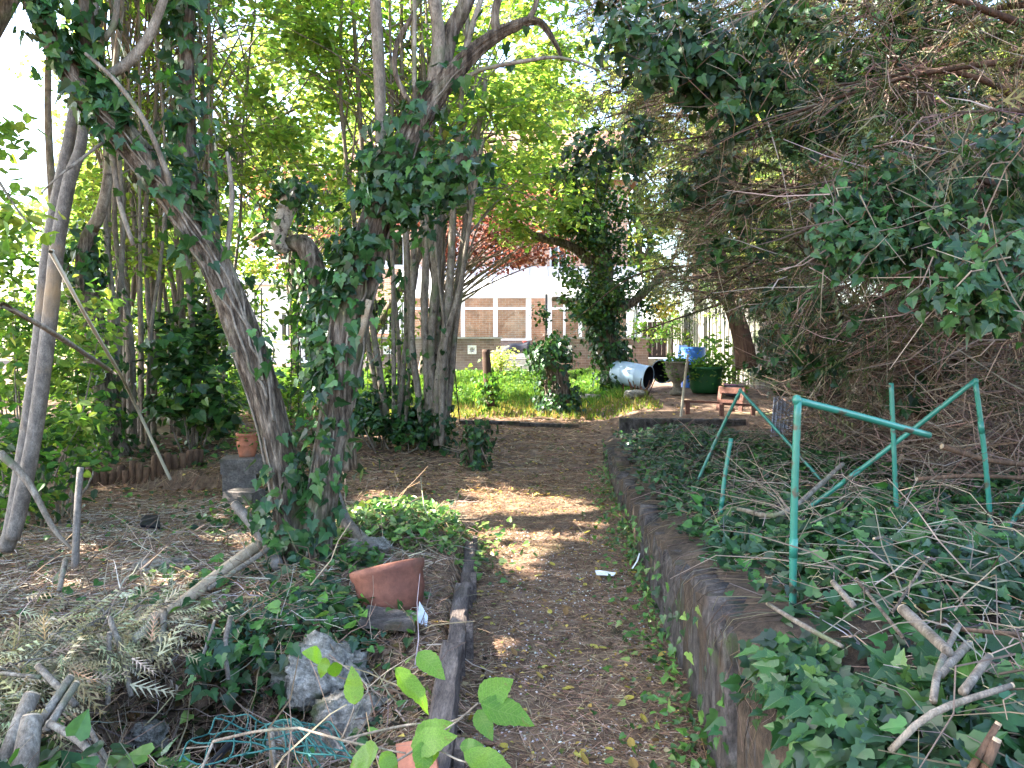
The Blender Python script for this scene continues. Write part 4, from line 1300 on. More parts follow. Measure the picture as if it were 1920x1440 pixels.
# old ivy stems creeping up the bark
mb = MB()
for (P, R), cnt in (((LA[0], LA[1]), 13), ((RA[0], RA[1]), 11)):
    T = unit(np.gradient(P, axis=0)); A = unit(np.cross(T, [0, 1., .2])); B = np.cross(T, A)
    for k in range(cnt):
        a0 = rng.uniform(0, 6.28); i0 = rng.integers(4, len(P) // 2); i1 = min(len(P) - 1, i0 + rng.integers(40, 110))
        idx = np.arange(i0, i1, 4)
        an = a0 + np.cumsum(rng.normal(0, .13, len(idx)))
        q = P[idx] + (R[idx] + .004)[:, None] * (np.cos(an)[:, None] * A[idx] + np.sin(an)[:, None] * B[idx])
        mb.tube(q, np.linspace(.009, .004, len(q)), 6, .03)
mb.build("ivy_stems", M['hbark'], main, True)
STUB = smooth_path(*pxpath([(745, 385, 4.8, 20), (790, 350, 4.7, 17), (840, 315, 4.65, 14), (893, 282, 4.6, 9)]), .04)
LEFT = np.array([-.8, -.7, .2])
sets = [ivy_on(LA[0], LA[1], 440, [(0, .5), (.1, .8), (.2, .35), (.35, .3), (.5, .8), (.65, 1.2), (1, 1.5)], .05, (.05, .10), (.7, -.5, .3)),
        ivy_on(VS[0], VS[1], 400, [(0, 1.2), (.3, 1), (1, 1)], .09, (.05, .11), (0, -.5, 0)),
        ivy_on(SS[0], SS[1], 150, None, .07, (.06, .11)),
        ivy_on(RA[0], RA[1], 800, [(0, .9), (.08, .5), (.2, .35), (.32, .4), (.42, 1.3), (.55, 2.2), (.66, 1.5), (.74, .3), (.8, .08), (1, .02)], .075, (.045, .095), LEFT * .8),
        ivy_on(STUB[0], STUB[1], 650, None, .10, (.04, .075), (0, -.3, -.3)),
        ivy_on(LA[0][:34], LA[1][:34] * 1.15, 210, None, .09, (.05, .10), (-.3, -.6, 0))]
P = np.concatenate([s[0] for s in sets]); Nn = np.concatenate([s[1] for s in sets]); Tt = np.concatenate([s[2] for s in sets]); Sz = np.concatenate([s[3] for s in sets])
vis = np.where((P[:, 2] < 3.6) & (P[:, 1] < 4.9))[0]
pick = vis[np.argsort(-Sz[vis])[:300]]
rest = np.setdiff1d(np.arange(len(P)), pick)
leaf_objects("ivy_leaf", IVY_MESH, main, P[pick], Nn[pick], Tt[pick], Sz[pick])
mb = MB(); mb.leaves(P[rest], Nn[rest], Sz[rest], IVY, pal(len(rest), P_IVY), Tt[rest]); tag(mb.build("ivy", M['ivy'], main), kind="stuff")
# leafy top of that tree, above the picture, and a few shoots that hang into it
cs = np.vstack([ell_centres((-2.6, 4.4, 5.0), (1.6, 1.5, .9), 30, .2), ell_centres((.1, 5.0, 5.2), (1.8, 1.5, .9), 34, .2), ell_centres((-1.2, 5.0, 4.6), (1.2, 1.2, .5), 16, .2)])
P, d = clump_points(cs, .5, 2600, .6); k = open_to_sun(P); P, d = P[k], d[k]
mb = MB(); mb.leaves(P, upnormals(len(P), .5, d, .3), rng.uniform(.07, .12, len(P)), OVATE, pal(len(P), P_HAZEL)); mb.build("crown", M['hazel'], main)
mb = MB()
for c in cs[::2]:
    s = np.array([-2.5, 4.4, 3.8]) if c[0] < -1.6 else np.array([0 - .3, 4.85, 3.9])
    mb.tube([s, (s + c) / 2 + [0, 0, .2], c], [.03, .02, .006], 5, .2, cap=False)
mb.build("crown_branches", M['bark'], main, True)

# ------------------------------------------------------------------ twin sapling at the left edge
sp_t = thing("leaning_sapling", G(28, 1000), "slim twin stemmed sapling leaning at the left edge", "tree")
for pts in ([(10, 1030, 5.2, 15), (24, 985, 5.2, 15), (50, 820, 5.2, 14), (75, 640, 5.2, 14), (90, 480, 5.2, 13), (116, 335, 5.2, 12), (138, 215, 5.2, 10), (150, 100, 5.2, 9), (158, -60, 5.2, 8)],
            [(24, 1010, 5.15, 13), (40, 940, 5.15, 14), (70, 780, 5.15, 14), (93, 600, 5.15, 14), (108, 460, 5.15, 13), (130, 340, 5.15, 12), (150, 280, 5.15, 10), (160, 200, 5.15, 9), (168, 80, 5.15, 8), (190, -70, 5.15, 7)]):
    limb(sp_t, "stem", pts, 16, .04, .003, 'sbark', 2, 5)
P, d = clump_points(ell_centres((-2.9, 5.3, 5.2), (1.3, 1.2, .8), 20, .2), .5, 900, .6); k = open_to_sun(P); P, d = P[k], d[k]
mb = MB(); mb.leaves(P, upnormals(len(P), .5, d), rng.uniform(.07, .12, len(P)), OVATE, pal(len(P), P_HAZEL)); mb.build("crown", M['hazel'], sp_t)


# ------------------------------------------------------------------ hazel coppices
def coppice(name, label, stems, crown_cs, nleaf, size, base, ivyn=500, sides=9, crad=.6, mat='hazel', palette=P_HAZEL, tw=120):
    t = thing(name, base, label, "tree")
    ends = []
    for pts in stems:
        P, R, o = limb(t, "stem", pts, sides, .12, .004, 'hbark', 1.5, 3)
        ends.append((P, R))
    mb = MB()
    for c in crown_cs:
        P, R = ends[rng.integers(0, len(ends))]
        s = P[rng.integers(len(P) // 2, len(P))]
        mb.tube([s, (s + c) / 2 + [0, 0, .25], c], [.014, .009, .004], 4, .25, cap=False)
    mb.build("branches", M['hbark'], t, True)
    P, d = clump_points(crown_cs, crad * rng.uniform(.6, 1.3, len(crown_cs)), nleaf, .55); k = open_to_sun(P); P, d = P[k], d[k]
    mb = MB(); mb.leaves(P, upnormals(len(P), .5, d, .3), rng.uniform(size[0], size[1], len(P)), OVATE, pal(len(P), palette)); mb.build("crown", M[mat], t)
    if ivyn:
        L = [ivy_on(P[:len(P) // 3], R[:len(P) // 3], max(3, ivyn // len(ends)), [(0, 2.5), (.4, 1), (1, .15)], .06, (.05, .1)) for P, R in ends]
        P, N2, T2, S2 = [np.concatenate([l[q] for l in L]) for q in range(4)]
        mb = MB(); mb.leaves(P, N2, S2, IVY_S, pal(len(P), P_IVY), T2); tag(mb.build("ivy", M['ivy'], t), kind="stuff")
    return t


st_c = [[(812, 832, 10, 6.7), (800, 700, 10, 6.7), (795, 560, 10, 6.7), (800, 440, 10, 5.9), (790, 400, 10, 5.2), (780, 200, 10, 4.4), (770, -40, 10, 3.7)],
        [(820, 835, 9.9, 8.9), (822, 720, 9.9, 8.9), (835, 620, 9.9, 8.1), (845, 500, 9.9, 7.4), (850, 400, 9.9, 6.7), (860, 250, 9.9, 5.2), (880, -20, 9.9, 3.7)],
        [(822, 835, 10.1, 8.1), (838, 700, 10.1, 7.4), (855, 560, 10.1, 6.7), (870, 440, 10.1, 5.9), (885, 330, 10.1, 5.2), (910, 150, 10.1, 3.7)],
        [(828, 835, 9.8, 5.9), (832, 660, 9.8, 5.9), (862, 540, 9.8, 5.2), (880, 420, 9.8, 4.4), (905, 260, 9.8, 3.7)],
        [(800, 825, 10.2, 6.7), (778, 700, 10.2, 5.9), (768, 560, 10.2, 5.9), (762, 440, 10.2, 5.2), (755, 250, 10.2, 4.4), (752, -20, 10.2, 3.7)],
        [(795, 820, 10.1, 6.7), (782, 720, 10.1, 6.7), (772, 640, 10.1, 5.9), (775, 500, 10.1, 5.9), (780, 380, 10.1, 5.2), (800, 150, 10.1, 4.4)],
        [(815, 830, 10, 8.1), (808, 640, 10, 7.4), (818, 520, 10, 8.9), (808, 450, 10, 8.9), (795, 420, 10, 7.4), (788, 380, 10, 5.9)],
        [(824, 835, 10.3, 6.7), (815, 600, 10.3, 6.7), (825, 440, 10.3, 5.9), (830, 300, 10.3, 5.2), (835, 50, 10.3, 3.7)],
        [(830, 838, 10, 5.9), (845, 720, 10, 5.9), (852, 640, 10, 5.2), (868, 500, 10, 4.4), (872, 380, 10, 3.7), (868, 200, 10, 3.0)],
        [(728, 815, 10.4, 7.4), (712, 700, 10.4, 6.7), (700, 620, 10.4, 5.9), (690, 500, 10.4, 5.2), (680, 300, 10.4, 4.4), (660, -20, 10.4, 3.7)],
        [(722, 812, 10.5, 5.9), (700, 700, 10.5, 5.2), (690, 640, 10.5, 5.2), (665, 420, 10.5, 4.4), (640, 200, 10.5, 3.7), (640, -20, 10.5, 3.7)],
        [(745, 800, 10.6, 3.7), (748, 650, 10.6, 3.7), (735, 480, 10.6, 3.7), (730, 200, 10.6, 3.0)],
        [(755, 800, 10.6, 3.0), (760, 600, 10.6, 3.0), (757, 400, 10.6, 3.0), (740, 100, 10.6, 2.2)]]
for k in range(9):
    x0 = rng.uniform(738, 836); Yk = rng.uniform(9.8, 10.5); r = rng.uniform(2.5, 5.5); x1 = x0 + rng.normal(4, 26)
    st_c.append([(x0, 830, Yk, r), (x0 + (x1 - x0) * .3 + rng.normal(0, 5), 660, Yk, r), (x0 + (x1 - x0) * .6, 470, Yk, r * .9), (x1, 250, Yk, r * .8), (x1 + rng.normal(0, 20), -10, Yk, r * .6)])
cc_ = np.array([W(*q) for q in zip(rng.uniform(480, 1080, 120), rng.uniform(-150, 400, 120), rng.uniform(9.5, 12.5, 120))])
coppice("hazel_coppice", "clump of slender grey hazel stems behind the forked tree", st_c, cc_, 10500, (.075, .14), G(815, 835), 700, crad=.55)

st_l = []
for k in range(46):
    x0 = rng.choice([rng.normal(235, 22), rng.normal(290, 40), rng.uniform(190, 420)])
    Yk = rng.uniform(8.9, 11.5); r = rng.uniform(2.5, 6)
    w = rng.normal(0, 14); x1 = x0 + rng.normal(0, 26)
    yb_ = 650 + (CAMZ - float(gz(xat(x0, Yk), Yk))) * F / Yk + 6
    st_l.append([(x0, yb_, Yk, r * 1.15), (x0 + w * .3, 640, Yk, r), (x0 + w + (x1 - x0) * .5, 430, Yk, r * .9), (x1, 220, Yk, r * .75), (x1 + rng.normal(0, 20), -20, Yk, r * .5)])
cl_ = np.array([W(*q) for q in zip(rng.uniform(150, 620, 120), rng.uniform(-120, 560, 120), rng.uniform(9.5, 13, 120))])
coppice("stem_thicket", "thicket of many thin upright stems behind the log roll edging", st_l, cl_, 9500, (.075, .14), G(270, 850), 300, 6, .55)

t = thing("leaning_ivy_trunk", G(222, 858), "stout leaning mossy trunk with ivy left of the thin stems", "tree")
PA = limb(t, "trunk", [(228, 870, 8.8, 30), (215, 840, 8.8, 25), (198, 740, 8.8, 22), (180, 640, 8.8, 21), (163, 540, 8.8, 19), (160, 470, 8.8, 15), (172, 430, 8.8, 12)], 18, .08, .012)
limb(t, "limb", [(172, 430, 8.8, 12), (190, 395, 8.7, 10), (203, 330, 8.7, 9), (206, 270, 8.7, 8), (215, 150, 8.7, 6), (230, -20, 8.7, 5)], 10, .1, 0, 'hbark')
limb(t, "limb", [(215, 845, 8.8, 14), (180, 720, 8.9, 13), (150, 600, 9, 12), (120, 500, 9, 10), (100, 380, 9, 8), (90, 200, 9, 6), (95, -60, 9, 4)], 10, .1, .004, 'hbark')
a_ = ivy_on(PA[0], PA[1], 420, [(0, .6), (.5, .5), (.8, 1.6), (1, 2)], .1, (.06, .11))
mb = MB(); mb.leaves(a_[0], a_[1], a_[3], IVY_S, pal(420, P_IVY), a_[2]); tag(mb.build("ivy", M['ivy'], t), kind="stuff")

# lopped birch with a pale stub
t = thing("lopped_birch", G(640, 860), "lopped birch with pale cut stub and ivy behind the forked tree", "tree")
PA = limb(t, "trunk", [(645, 880, 7, 26), (636, 780, 7, 24), (622, 680, 7, 22), (605, 590, 7, 21), (592, 510, 7, 20), (572, 462, 7, 19), (552, 456, 7, 16), (530, 460, 7, 11)], 20, .05, .008)
PB = limb(t, "stub", [(540, 470, 7.0, 9), (520, 452, 6.93, 15), (530, 412, 6.9, 17), (543, 378, 6.9, 17), (558, 342, 6.9, 15)], 20, .03, .004, 'birch')
limb(t, "branch", [(530, 448, 7, 9), (500, 438, 6.95, 6), (470, 452, 6.9, 3)], 8, .04)
L = [ivy_on(PA[0], PA[1], 620, [(0, .3), (.3, .5), (.6, 1.2), (1, 1.6)], .10, (.05, .10)), ivy_on(PB[0][-12:], PB[1][-12:], 160, [(0, 0), (.5, .3), (1, 3)], .10, (.04, .07)), ivy_on(PB[0], PB[1], 90, [(0, 1), (1, .2)], .12, (.04, .08), (-1, 0, 0))]
P, N2, T2, S2 = [np.concatenate([l[q] for l in L]) for q in range(4)]
mb = MB(); mb.leaves(P, N2, S2, IVY_S, pal(len(P), P_IVY), T2); tag(mb.build("ivy", M['ivy'], t), kind="stuff")

# ------------------------------------------------------------------ tree swathed in ivy near the barrels
t = thing("ivy_smothered_tree", G(1165, 742), "tree smothered in ivy in front of the conservatory, left of the barrels", "tree")
PA = limb(t, "trunk", [(1175, 765, 15.6, 26), (1160, 715, 15.6, 23), (1140, 650, 15.6, 22), (1126, 590, 15.6, 22), (1130, 500, 15.6, 20), (1124, 430, 15.6, 12), (1120, 390, 15.6, 5)], 16, .1, .012)
PB = limb(t, "limb", [(1128, 605, 15.6, 14), (1150, 582, 15.5, 10), (1178, 572, 15.4, 9), (1212, 546, 15.3, 7), (1250, 500, 15.2, 4)], 9, .1, .003)
PC = limb(t, "limb", [(1128, 610, 15.6, 14), (1090, 590, 15.5, 9), (1062, 565, 15.5, 7), (1035, 560, 15.5, 4)], 9, .1)
PD = limb(t, "limb", [(1120, 500, 15.6, 12), (1070, 462, 15.5, 8), (1012, 445, 15.4, 7), (955, 418, 15.4, 4)], 9, .1)
cs = np.array([W(*q) for q in zip(rng.normal(1118, 38, 110), rng.uniform(350, 590, 110), rng.normal(15.4, .35, 110))])
Pq, d = clump_points(cs, .28, 7500, .9)
a_ = ivy_on(PA[0][:len(PA[0]) // 2], PA[1][:len(PA[0]) // 2], 1500, None, .12, (.06, .11))
mb = MB(); mb.leaves(Pq, d + rng.normal(0, .5, d.shape) + np.array([0, -.3, .4]), rng.uniform(.07, .12, len(Pq)), DIAM, pal(len(Pq), P_IVY + P_IVYL + [(.09, .13, .025), (.12, .15, .03)]))
mb.leaves(a_[0], a_[1], a_[3], IVY_S, pal(1500, P_IVY), a_[2]); tag(mb.build("ivy", M['ivy'], t), kind="stuff")

# ------------------------------------------------------------------ stumps and posts
def ivy_stump(name, pts, n, off, size, label, mat='bark', palette=P_IVY, twn=0, matl='ivy', dens=None):
    P0 = np.array([W(*q[:3]) for q in pts[:1]])[0]
    t = thing(name, G(pts[0][0], pts[0][1] - 4), label, "stump" if 'stump' in name else "post")
    P, R, o = limb(t, "trunk" if 'stump' in name else "shaft", pts, 14, .05, .008, mat)
    a_ = ivy_on(P, R, n, dens, off, size)
    mb = MB(); mb.leaves(a_[0], a_[1], a_[3], IVY_S, pal(n, palette), a_[2]); tag(mb.build("ivy", M[matl], t), kind="stuff")
    if twn:
        k = rng.integers(0, len(P), twn); d = unit(rng.normal(0, 1, (twn, 3)))
        A = P[k] + d * R[k][:, None]; mb = MB(); mb.twigs(A, A + d * .12 + rng.normal(0, .12, (twn, 3)) + [0, 0, -.05], .004, col=pal(twn, P_TWIG)); mb.build("dead_stems", M['twig'], t)
    return t


ivy_stump("ivy_stump", [(1050, 782, 13.3, 22), (1046, 740, 13.3, 24), (1038, 690, 13.3, 24), (1020, 642, 13.3, 18)], 1300, .13, (.045, .1), "dark ivy covered stump standing at the lawn edge", twn=420)
ivy_stump("short_stump", [(893, 866, 9.2, 17), (893, 835, 9.2, 15), (896, 802, 9.2, 10)], 220, .06, (.05, .09), "short stump with ivy on the bare ground of the path", twn=40)
ivy_stump("wooden_post", [(920, 762, 13, 8), (914, 705, 13, 8.5), (911, 655, 13, 7)], 240, .10, (.05, .09), "old wooden post with light green creeper at the lawn edge", 'fence', P_IVYL, matl='hazel', dens=[(0, 2), (.5, 1.2), (.75, .1), (1, 0)])
c0 = G(1195, 742)
mb = MB()
n = 14
A = c0 + np.stack([rng.normal(0, .10, n), rng.normal(0, .10, n), np.zeros(n)], 1)
B = A + np.stack([rng.normal(0, .10, n), rng.normal(0, .1, n), rng.uniform(.12, .34, n)], 1)
mb.twigs(A, B, .014, .009, col=pal(n, [(.12, .05, .035), (.17, .085, .06)]))
tag(mb.build("cut_shrub", M['twig']), "stool of cut brown stems in front of the pale blue barrel", "shrub")

# wire arch and rods
ar = thing("wire_arch", G(520, 780), "dark wire garden arch with creeper left of the forked tree", "arch")
for k, (x, y0_, y1_) in enumerate(((478, 545, 790), (490, 540, 790), (545, 560, 790), (559, 560, 790), (562, 640, 790), (582, 560, 780))):
    mb = MB(); mb.tube([W(x, y1_, 11.5), W(x + rng.normal(0, 2), 660, 11.5), W(x, y0_, 11.5)], .009, 5); mb.build("upright", M['metal'], ar)
for yy_ in range(550, 760, 22):
    mb = MB(); mb.tube([W(478, yy_, 11.5), W(490, yy_, 11.5)], .006, 4); mb.tube([W(545, yy_, 11.5), W(560, yy_, 11.5)], .006, 4); mb.build("rung", M['metal'], ar)
mb = MB(); mb.tube([W(478, 550, 11.5), W(500, 520, 11.5), W(530, 515, 11.5), W(562, 560, 11.5)], .01, 5, .1); mb.build("hoop", M['metal'], ar)
n = 420
P = np.array([W(a, b, c) for a, b, c in zip(rng.choice([485, 552, 575], n) + rng.normal(0, 9, n), rng.uniform(560, 780, n), rng.normal(11.5, .08, n))])
mb = MB(); mb.leaves(P, rng.normal(0, 1, (n, 3)) + [0, -.4, .5], rng.uniform(.05, .1, n), OVATE, pal(n, P_IVYL)); mb.build("creeper", M['hazel'], ar)
wf = thing("wire_fence", G(735, 765), "dark wire netting with creeper behind the hazel stems", "fence")
for x in np.arange(690, 772, 13):
    mb = MB(); mb.tube([W(x, 770, 12.2), W(x + rng.normal(0, 2), 560, 12.2)], .007, 4); mb.build("wire", M['metal'], wf)
for yy_ in (562, 600, 645, 690, 735):
    mb = MB(); mb.tube([W(688, yy_ + 2, 12.2), W(775, yy_, 12.2)], .005, 4); mb.build("wire", M['metal'], wf)
n = 380
P = np.array([W(a, b, c) for a, b, c in zip(rng.normal(735, 28, n), rng.uniform(540, 770, n), rng.normal(12.1, .1, n))])
mb = MB(); mb.leaves(P, rng.normal(0, 1, (n, 3)) + [0, -.4, .5], rng.uniform(.06, .12, n), OVATE, pal(n, P_IVYL + P_HAZEL)); mb.build("creeper", M['hazel'], wf)
mb = MB(); mb.tube([G(862, 792), W(852, 690, 11.4)], .009, 6); tag(mb.build("metal_rod", M['metal']), "thin dark rod leaning right of the hazel stems", "rod")

# ------------------------------------------------------------------ conifers on the right
def raised(P, slack=0.0):
    """lower boughs are gone over the path and the barrels: True where a conifer twig may grow"""
    px = 960 + P[:, 0] / P[:, 1] * F
    lim = np.interp(px, [900, 1120, 1185, 1215, 1330, 1450, 1500, 1540], [120, 250, 330, 545, 585, 625, 720, 1100]) + slack
    return (P[:, 2] > CAMZ + (650 - lim) * P[:, 1] / F) & (px > 1040 + 40 * np.sin(P[:, 2] * 9)) | (P[:, 1] < 1)


def conifer(name, label, trunk, zlo, zhi, nl, lmin, lmax, green=.5, seedaz=None, tw=14):
    base = W(*trunk[0][:3]); base[2] = float(gz(base[0], base[1]))
    t = thing(name, base, label, "tree", "conifers along the right boundary")
    P, R, o = limb(t, "trunk", trunk, 18, .1, .014, 'cbark')
    mb = MB(); tA, tB, gP, gT = [], [], [], []
    for k in range(nl):
        z = rng.uniform(zlo, zhi); i = np.argmin(np.abs(P[:, 2] - z)); s = P[i]
        az = rng.uniform(0, 6.283) if seedaz is None else rng.normal(seedaz, 1.1)
        L = rng.uniform(lmin, lmax)
        d = np.array([math.cos(az), math.sin(az), rng.uniform(-.25, .35)])
        e = s + d * L + np.array([0, 0, -.12 * L * L * rng.uniform(.2, 1)])
        m = (s + e) / 2 + rng.normal(0, .08, 3) * L * .5 + np.array([0, 0, .1 * L])
        if not raised(np.array([e, m]))[:].all() and s[1] < 14:
            continue
        q, rr = mb.tube([s, m, e], [.028, .016, .005], 5, .15, cap=False)
        nt2 = int(tw * L)
        kk = rng.integers(len(q) // 4, len(q), nt2)
        dd = unit(unit(e - s) * .7 + rng.normal(0, .55, (nt2, 3)) + [0, 0, -.25])
        ll = rng.uniform(.2, .75, nt2)[:, None]
        tA.append(q[kk]); tB.append(q[kk] + dd * ll)
        # second order twigs
        n3 = nt2 * 3
        j = rng.integers(0, nt2, n3); f = rng.uniform(.2, 1, (n3, 1))
        s3 = q[kk][j] + dd[j] * ll[j] * f
        d3 = unit(dd[j] + rng.normal(0, .6, (n3, 3)) + [0, 0, -.2])
        e3 = s3 + d3 * rng.uniform(.08, .3, (n3, 1))
        tA.append(s3); tB.append(e3)
        ng = int(n3 * green)
        gP.append(e3[:ng]); gT.append(d3[:ng])
    mb.build("limbs", M['cbark'], t, True)
    A = np.concatenate(tA); B = np.concatenate(tB); k = raised(B, rng.normal(0, 12, len(B))); A, B = A[k], B[k]
    mb = MB(); mb.twigs(A, B, rng.uniform(.002, .005, len(A)), col=pal(len(A), P_TWIG + [(.17, .105, .075), (.19, .13, .1)], .35) * .85, segs=2, wig=.05); tag(mb.build("twigs", M['twig'], t), kind="stuff")
    gP = np.concatenate(gP); gT = np.concatenate(gT)
    k = open_to_sun(gP) & raised(gP, rng.normal(0, 12, len(gP))); gP, gT = gP[k], gT[k]
    mb = MB(); mb.leaves(gP, rng.normal(0, .5, gP.shape) + [0, 0, 1], rng.uniform(.12, .3, len(gP)), SPRAY, pal(len(gP), P_CON + [(.12, .11, .055)]), gT + [0, 0, -.3]); tag(mb.build("needles", M['con'], t), kind="stuff")
    return t


conifer("conifer", "big reddish brown conifer trunk at the upper right, nearest of the conifers", [(1745, 900, 6.6, 36), (1735, 500, 6.6, 32), (1718, 150, 6.6, 29), (1705, -150, 6.6, 26), (1690, -500, 6.6, 20)], 1.2, 6.2, 76, 1.2, 3.2, .75, None, 17)
conifer("conifer", "straight brown conifer with bare dead twigs behind the bench", [(1535, 760, 9.2, 26), (1530, 400, 9.2, 24), (1520, 100, 9.2, 22), (1515, -200, 9.2, 19), (1510, -420, 9.2, 14)], 1.2, 6.6, 96, 1.2, 3.0, .75, 3.3, 17)
conifer("conifer", "leaning conifer trunk by the pale fence above the barrels", [(1400, 690, 14.2, 20), (1388, 620, 14.2, 17), (1362, 540, 14.2, 15), (1345, 450, 14.2, 13), (1335, 200, 14.2, 11), (1330, -150, 14.2, 8)], 2.2, 8, 70, 1.2, 2.8, .6, None, 14)
conifer("conifer", "conifer at the right edge with dark feathery green sprays", [(2010, 950, 5.0, 34), (2000, 400, 5.0, 30), (1985, 0, 5.0, 26), (1975, -500, 5.0, 18)], 1.5, 5.2, 40, .9, 2.0, .8, 3.0, 14)


def ivy_mass(name, label, boxes, n, size, single, shoots=True):
    """ivy grown into hanging swags: boxes are (px0, px1, py0, py1, Y0, Y1)"""
    cs = []
    for (a, b, c, d, y0, y1, m) in boxes:
        cs.append(np.array([W(*q) for q in zip(rng.uniform(a, b, m), rng.uniform(c, d, m), rng.uniform(y0, y1, m))]))
    cs = np.concatenate(cs)
    t = thing(name, cs[np.argmin(cs[:, 2])], label, "ivy")
    Pq, d = clump_points(cs, .2, n, .8)
    Nq = d * .8 + rng.normal(0, .5, d.shape) + np.array([-.2, -.5, .6]); Tq = rng.normal(0, .5, d.shape) + [0, -.2, -.8]
    Sq = rng.uniform(size[0], size[1], n)
    o = np.argsort(Pq[:, 1] - Sq * 5); a_, b_ = o[:single], o[single:]
    leaf_objects("ivy_leaf", IVY_MESH, t, Pq[a_], Nq[a_], Tq[a_], Sq[a_])
    mb = MB(); mb.leaves(Pq[b_], Nq[b_], Sq[b_], IVY_S, pal(len(b_), P_IVY, .3) * .8, Tq[b_]); tag(mb.build("foliage", M['ivy'], t), kind="stuff")
    mb = MB(); m = len(cs) * 5
    j = rng.integers(0, len(cs), m); A = cs[j] + rng.normal(0, .08, (m, 3)); mb.twigs(A, A + rng.normal(0, .2, (m, 3)), .004, col=pal(m, P_TWIG), wig=.06); tag(mb.build("stems", M['twig'], t), kind="stuff")
    return t


ivy_mass("hanging_ivy", "ivy swags hanging from the branches above the path, upper right", [(1140, 1330, -60, 130, 5.2, 6.5, 18), (1230, 1420, 60, 260, 5.4, 6.6, 14), (1280, 1560, 0, 170, 5.2, 6.6, 16), (1060, 1200, 260, 330, 7.5, 8.5, 6), (1150, 1330, 200, 380, 7, 9, 8), (1420, 1660, 100, 330, 5.6, 7.2, 14), (1600, 1900, 0, 250, 5.4, 6.4, 12)], 3900, (.055, .1), 120)
ivy_mass("hanging_ivy", "dense dark bunch of ivy jutting out over the green tubes", [(1560, 1760, 355, 470, 3.9, 4.4, 24), (1640, 1850, 290, 380, 4.2, 4.9, 9)], 1900, (.034, .068), 160)
ivy_mass("hanging_ivy", "glossy ivy bunch at the right edge, below the other bunch", [(1770, 1960, 470, 590, 3.4, 4.0, 16), (1850, 2000, 250, 470, 3.8, 4.4, 14)], 1600, (.038, .072), 160)
ivy_mass("hanging_ivy", "ivy climbing through the dead twigs behind the green tubes", [(1450, 1700, 480, 700, 6, 8, 30), (1500, 1560, 640, 760, 7, 8.5, 8), (1400, 1470, 560, 740, 9, 11, 16), (1300, 1520, 300, 480, 6.5, 8, 10), (1700, 1920, 640, 760, 6, 7, 10)], 1400, (.06, .1), 0)

# dead bramble and twig thicket under the conifers
mb = MB()
n = 9000
A = np.stack([rng.uniform(1.9, 6.5, n), rng.uniform(4.8, 10.6, n), np.zeros(n)], 1)
A[:, 0] = np.maximum(A[:, 0], np.interp(A[:, 1], [4.8, 7, 8.5, 10.6], [3.0, 2.9, 3.0, 3.7]) + rng.uniform(0, .6, n))
A[:, 2] = bz(A[:, 0], A[:, 1]) + rng.uniform(0, 1, n) ** 1.3 * 1.5
d = rng.normal(0, 1, (n, 3)) * np.array([1, .8, .6]); B = A + unit(d) * rng.uniform(.2, 1.0, (n, 1))
mb.twigs(A, B, rng.uniform(.0025, .0065, n), col=pal(n, P_TWIG + [(.2, .13, .1)]), segs=3, sag=.1, wig=.05)
tag(mb.build("bramble_thicket", M['twig']), "tangle of dead grey brown twigs and brambles under the conifers", "thicket", kind="stuff")

# ------------------------------------------------------------------ shrubs on the left
def shrub(name, label, boxes, n, size, palette, mat, tmpl=OVATE, crad=.3, stems=14, group=None, single=0, ground=True):
    cs = []
    for (a, b, c, d, y0, y1, m) in boxes:
        cs.append(np.array([W(*q) for q in zip(rng.uniform(a, b, m), rng.uniform(c, d, m), rng.uniform(y0, y1, m))]))
    cs = np.concatenate(cs)
    cs[:, 2] = np.maximum(cs[:, 2], gz(cs[:, 0], cs[:, 1]) + .08)
    b0 = cs.mean(0); b0[2] = float(gz(b0[0], b0[1]))
    t = thing(name, b0, label, "shrub", group)
    mb = MB()
    for c in cs[rng.permutation(len(cs))[:stems]]:
        s = b0 * .5 + c * .5; s[2] = float(gz(s[0], s[1])) - .03
        mb = MB(); mb.tube([s, (s + c) / 2 + rng.normal(0, .06, 3), c], [.013, .009, .004], 5, .15, cap=False); mb.build("stem", M['hbark'], t, True)
    P, d = clump_points(cs, crad * rng.uniform(.7, 1.2, len(cs)), n, .8)
    low = P[:, 2] < gz(P[:, 0], P[:, 1]); P[low, 2] = gz(P[low, 0], P[low, 1]) + rng.uniform(.01, .1, low.sum())
    mb = MB(); mb.leaves(P, upnormals(n, .6, d, .5) + [0, -.25, 0], rng.uniform(size[0], size[1], n), tmpl, pal(n, palette)); mb.build("foliage", M[mat], t)
    return t


shrub("hazel_shrub", "bright green leafy shrub behind the leaning sapling", [(-60, 190, 560, 760, 6.3, 7.8, 26), (-60, 120, 440, 600, 6.5, 7.5, 8), (90, 160, 760, 820, 6, 6.8, 5)], 1900, (.06, .11), P_HAZEL + P_IVYL, 'hazel')
shrub("laurel_shrub", "dark green low shrub filling the left edge behind the sapling", [(-60, 170, 760, 960, 5.6, 7.2, 22), (120, 200, 760, 840, 7.5, 8.5, 6)], 1500, (.06, .11), P_IVY + P_IVYL, 'hazel')
shrub("ivy_shrub", "dark broad leaved ivy bush between thin stems and forked tree", [(300, 430, 650, 800, 8.8, 9.8, 24), (290, 420, 560, 660, 9.4, 10, 8)], 1500, (.08, .14), P_IVY + P_IVYL, 'ivy', IVY_S)
shrub("low_shrub", "leafy undergrowth below the wire arch", [(430, 560, 690, 790, 11, 12.5, 16), (560, 640, 700, 760, 12, 13, 8)], 1000, (.06, .11), P_IVYL, 'hazel')
shrub("ivy_shrub", "low ivy at the foot of the hazel stems", [(650, 830, 770, 830, 9.8, 10.6, 22), (665, 720, 720, 780, 10.2, 10.8, 8)], 1500, (.06, .1), P_IVY, 'ivy', IVY_S, .2)
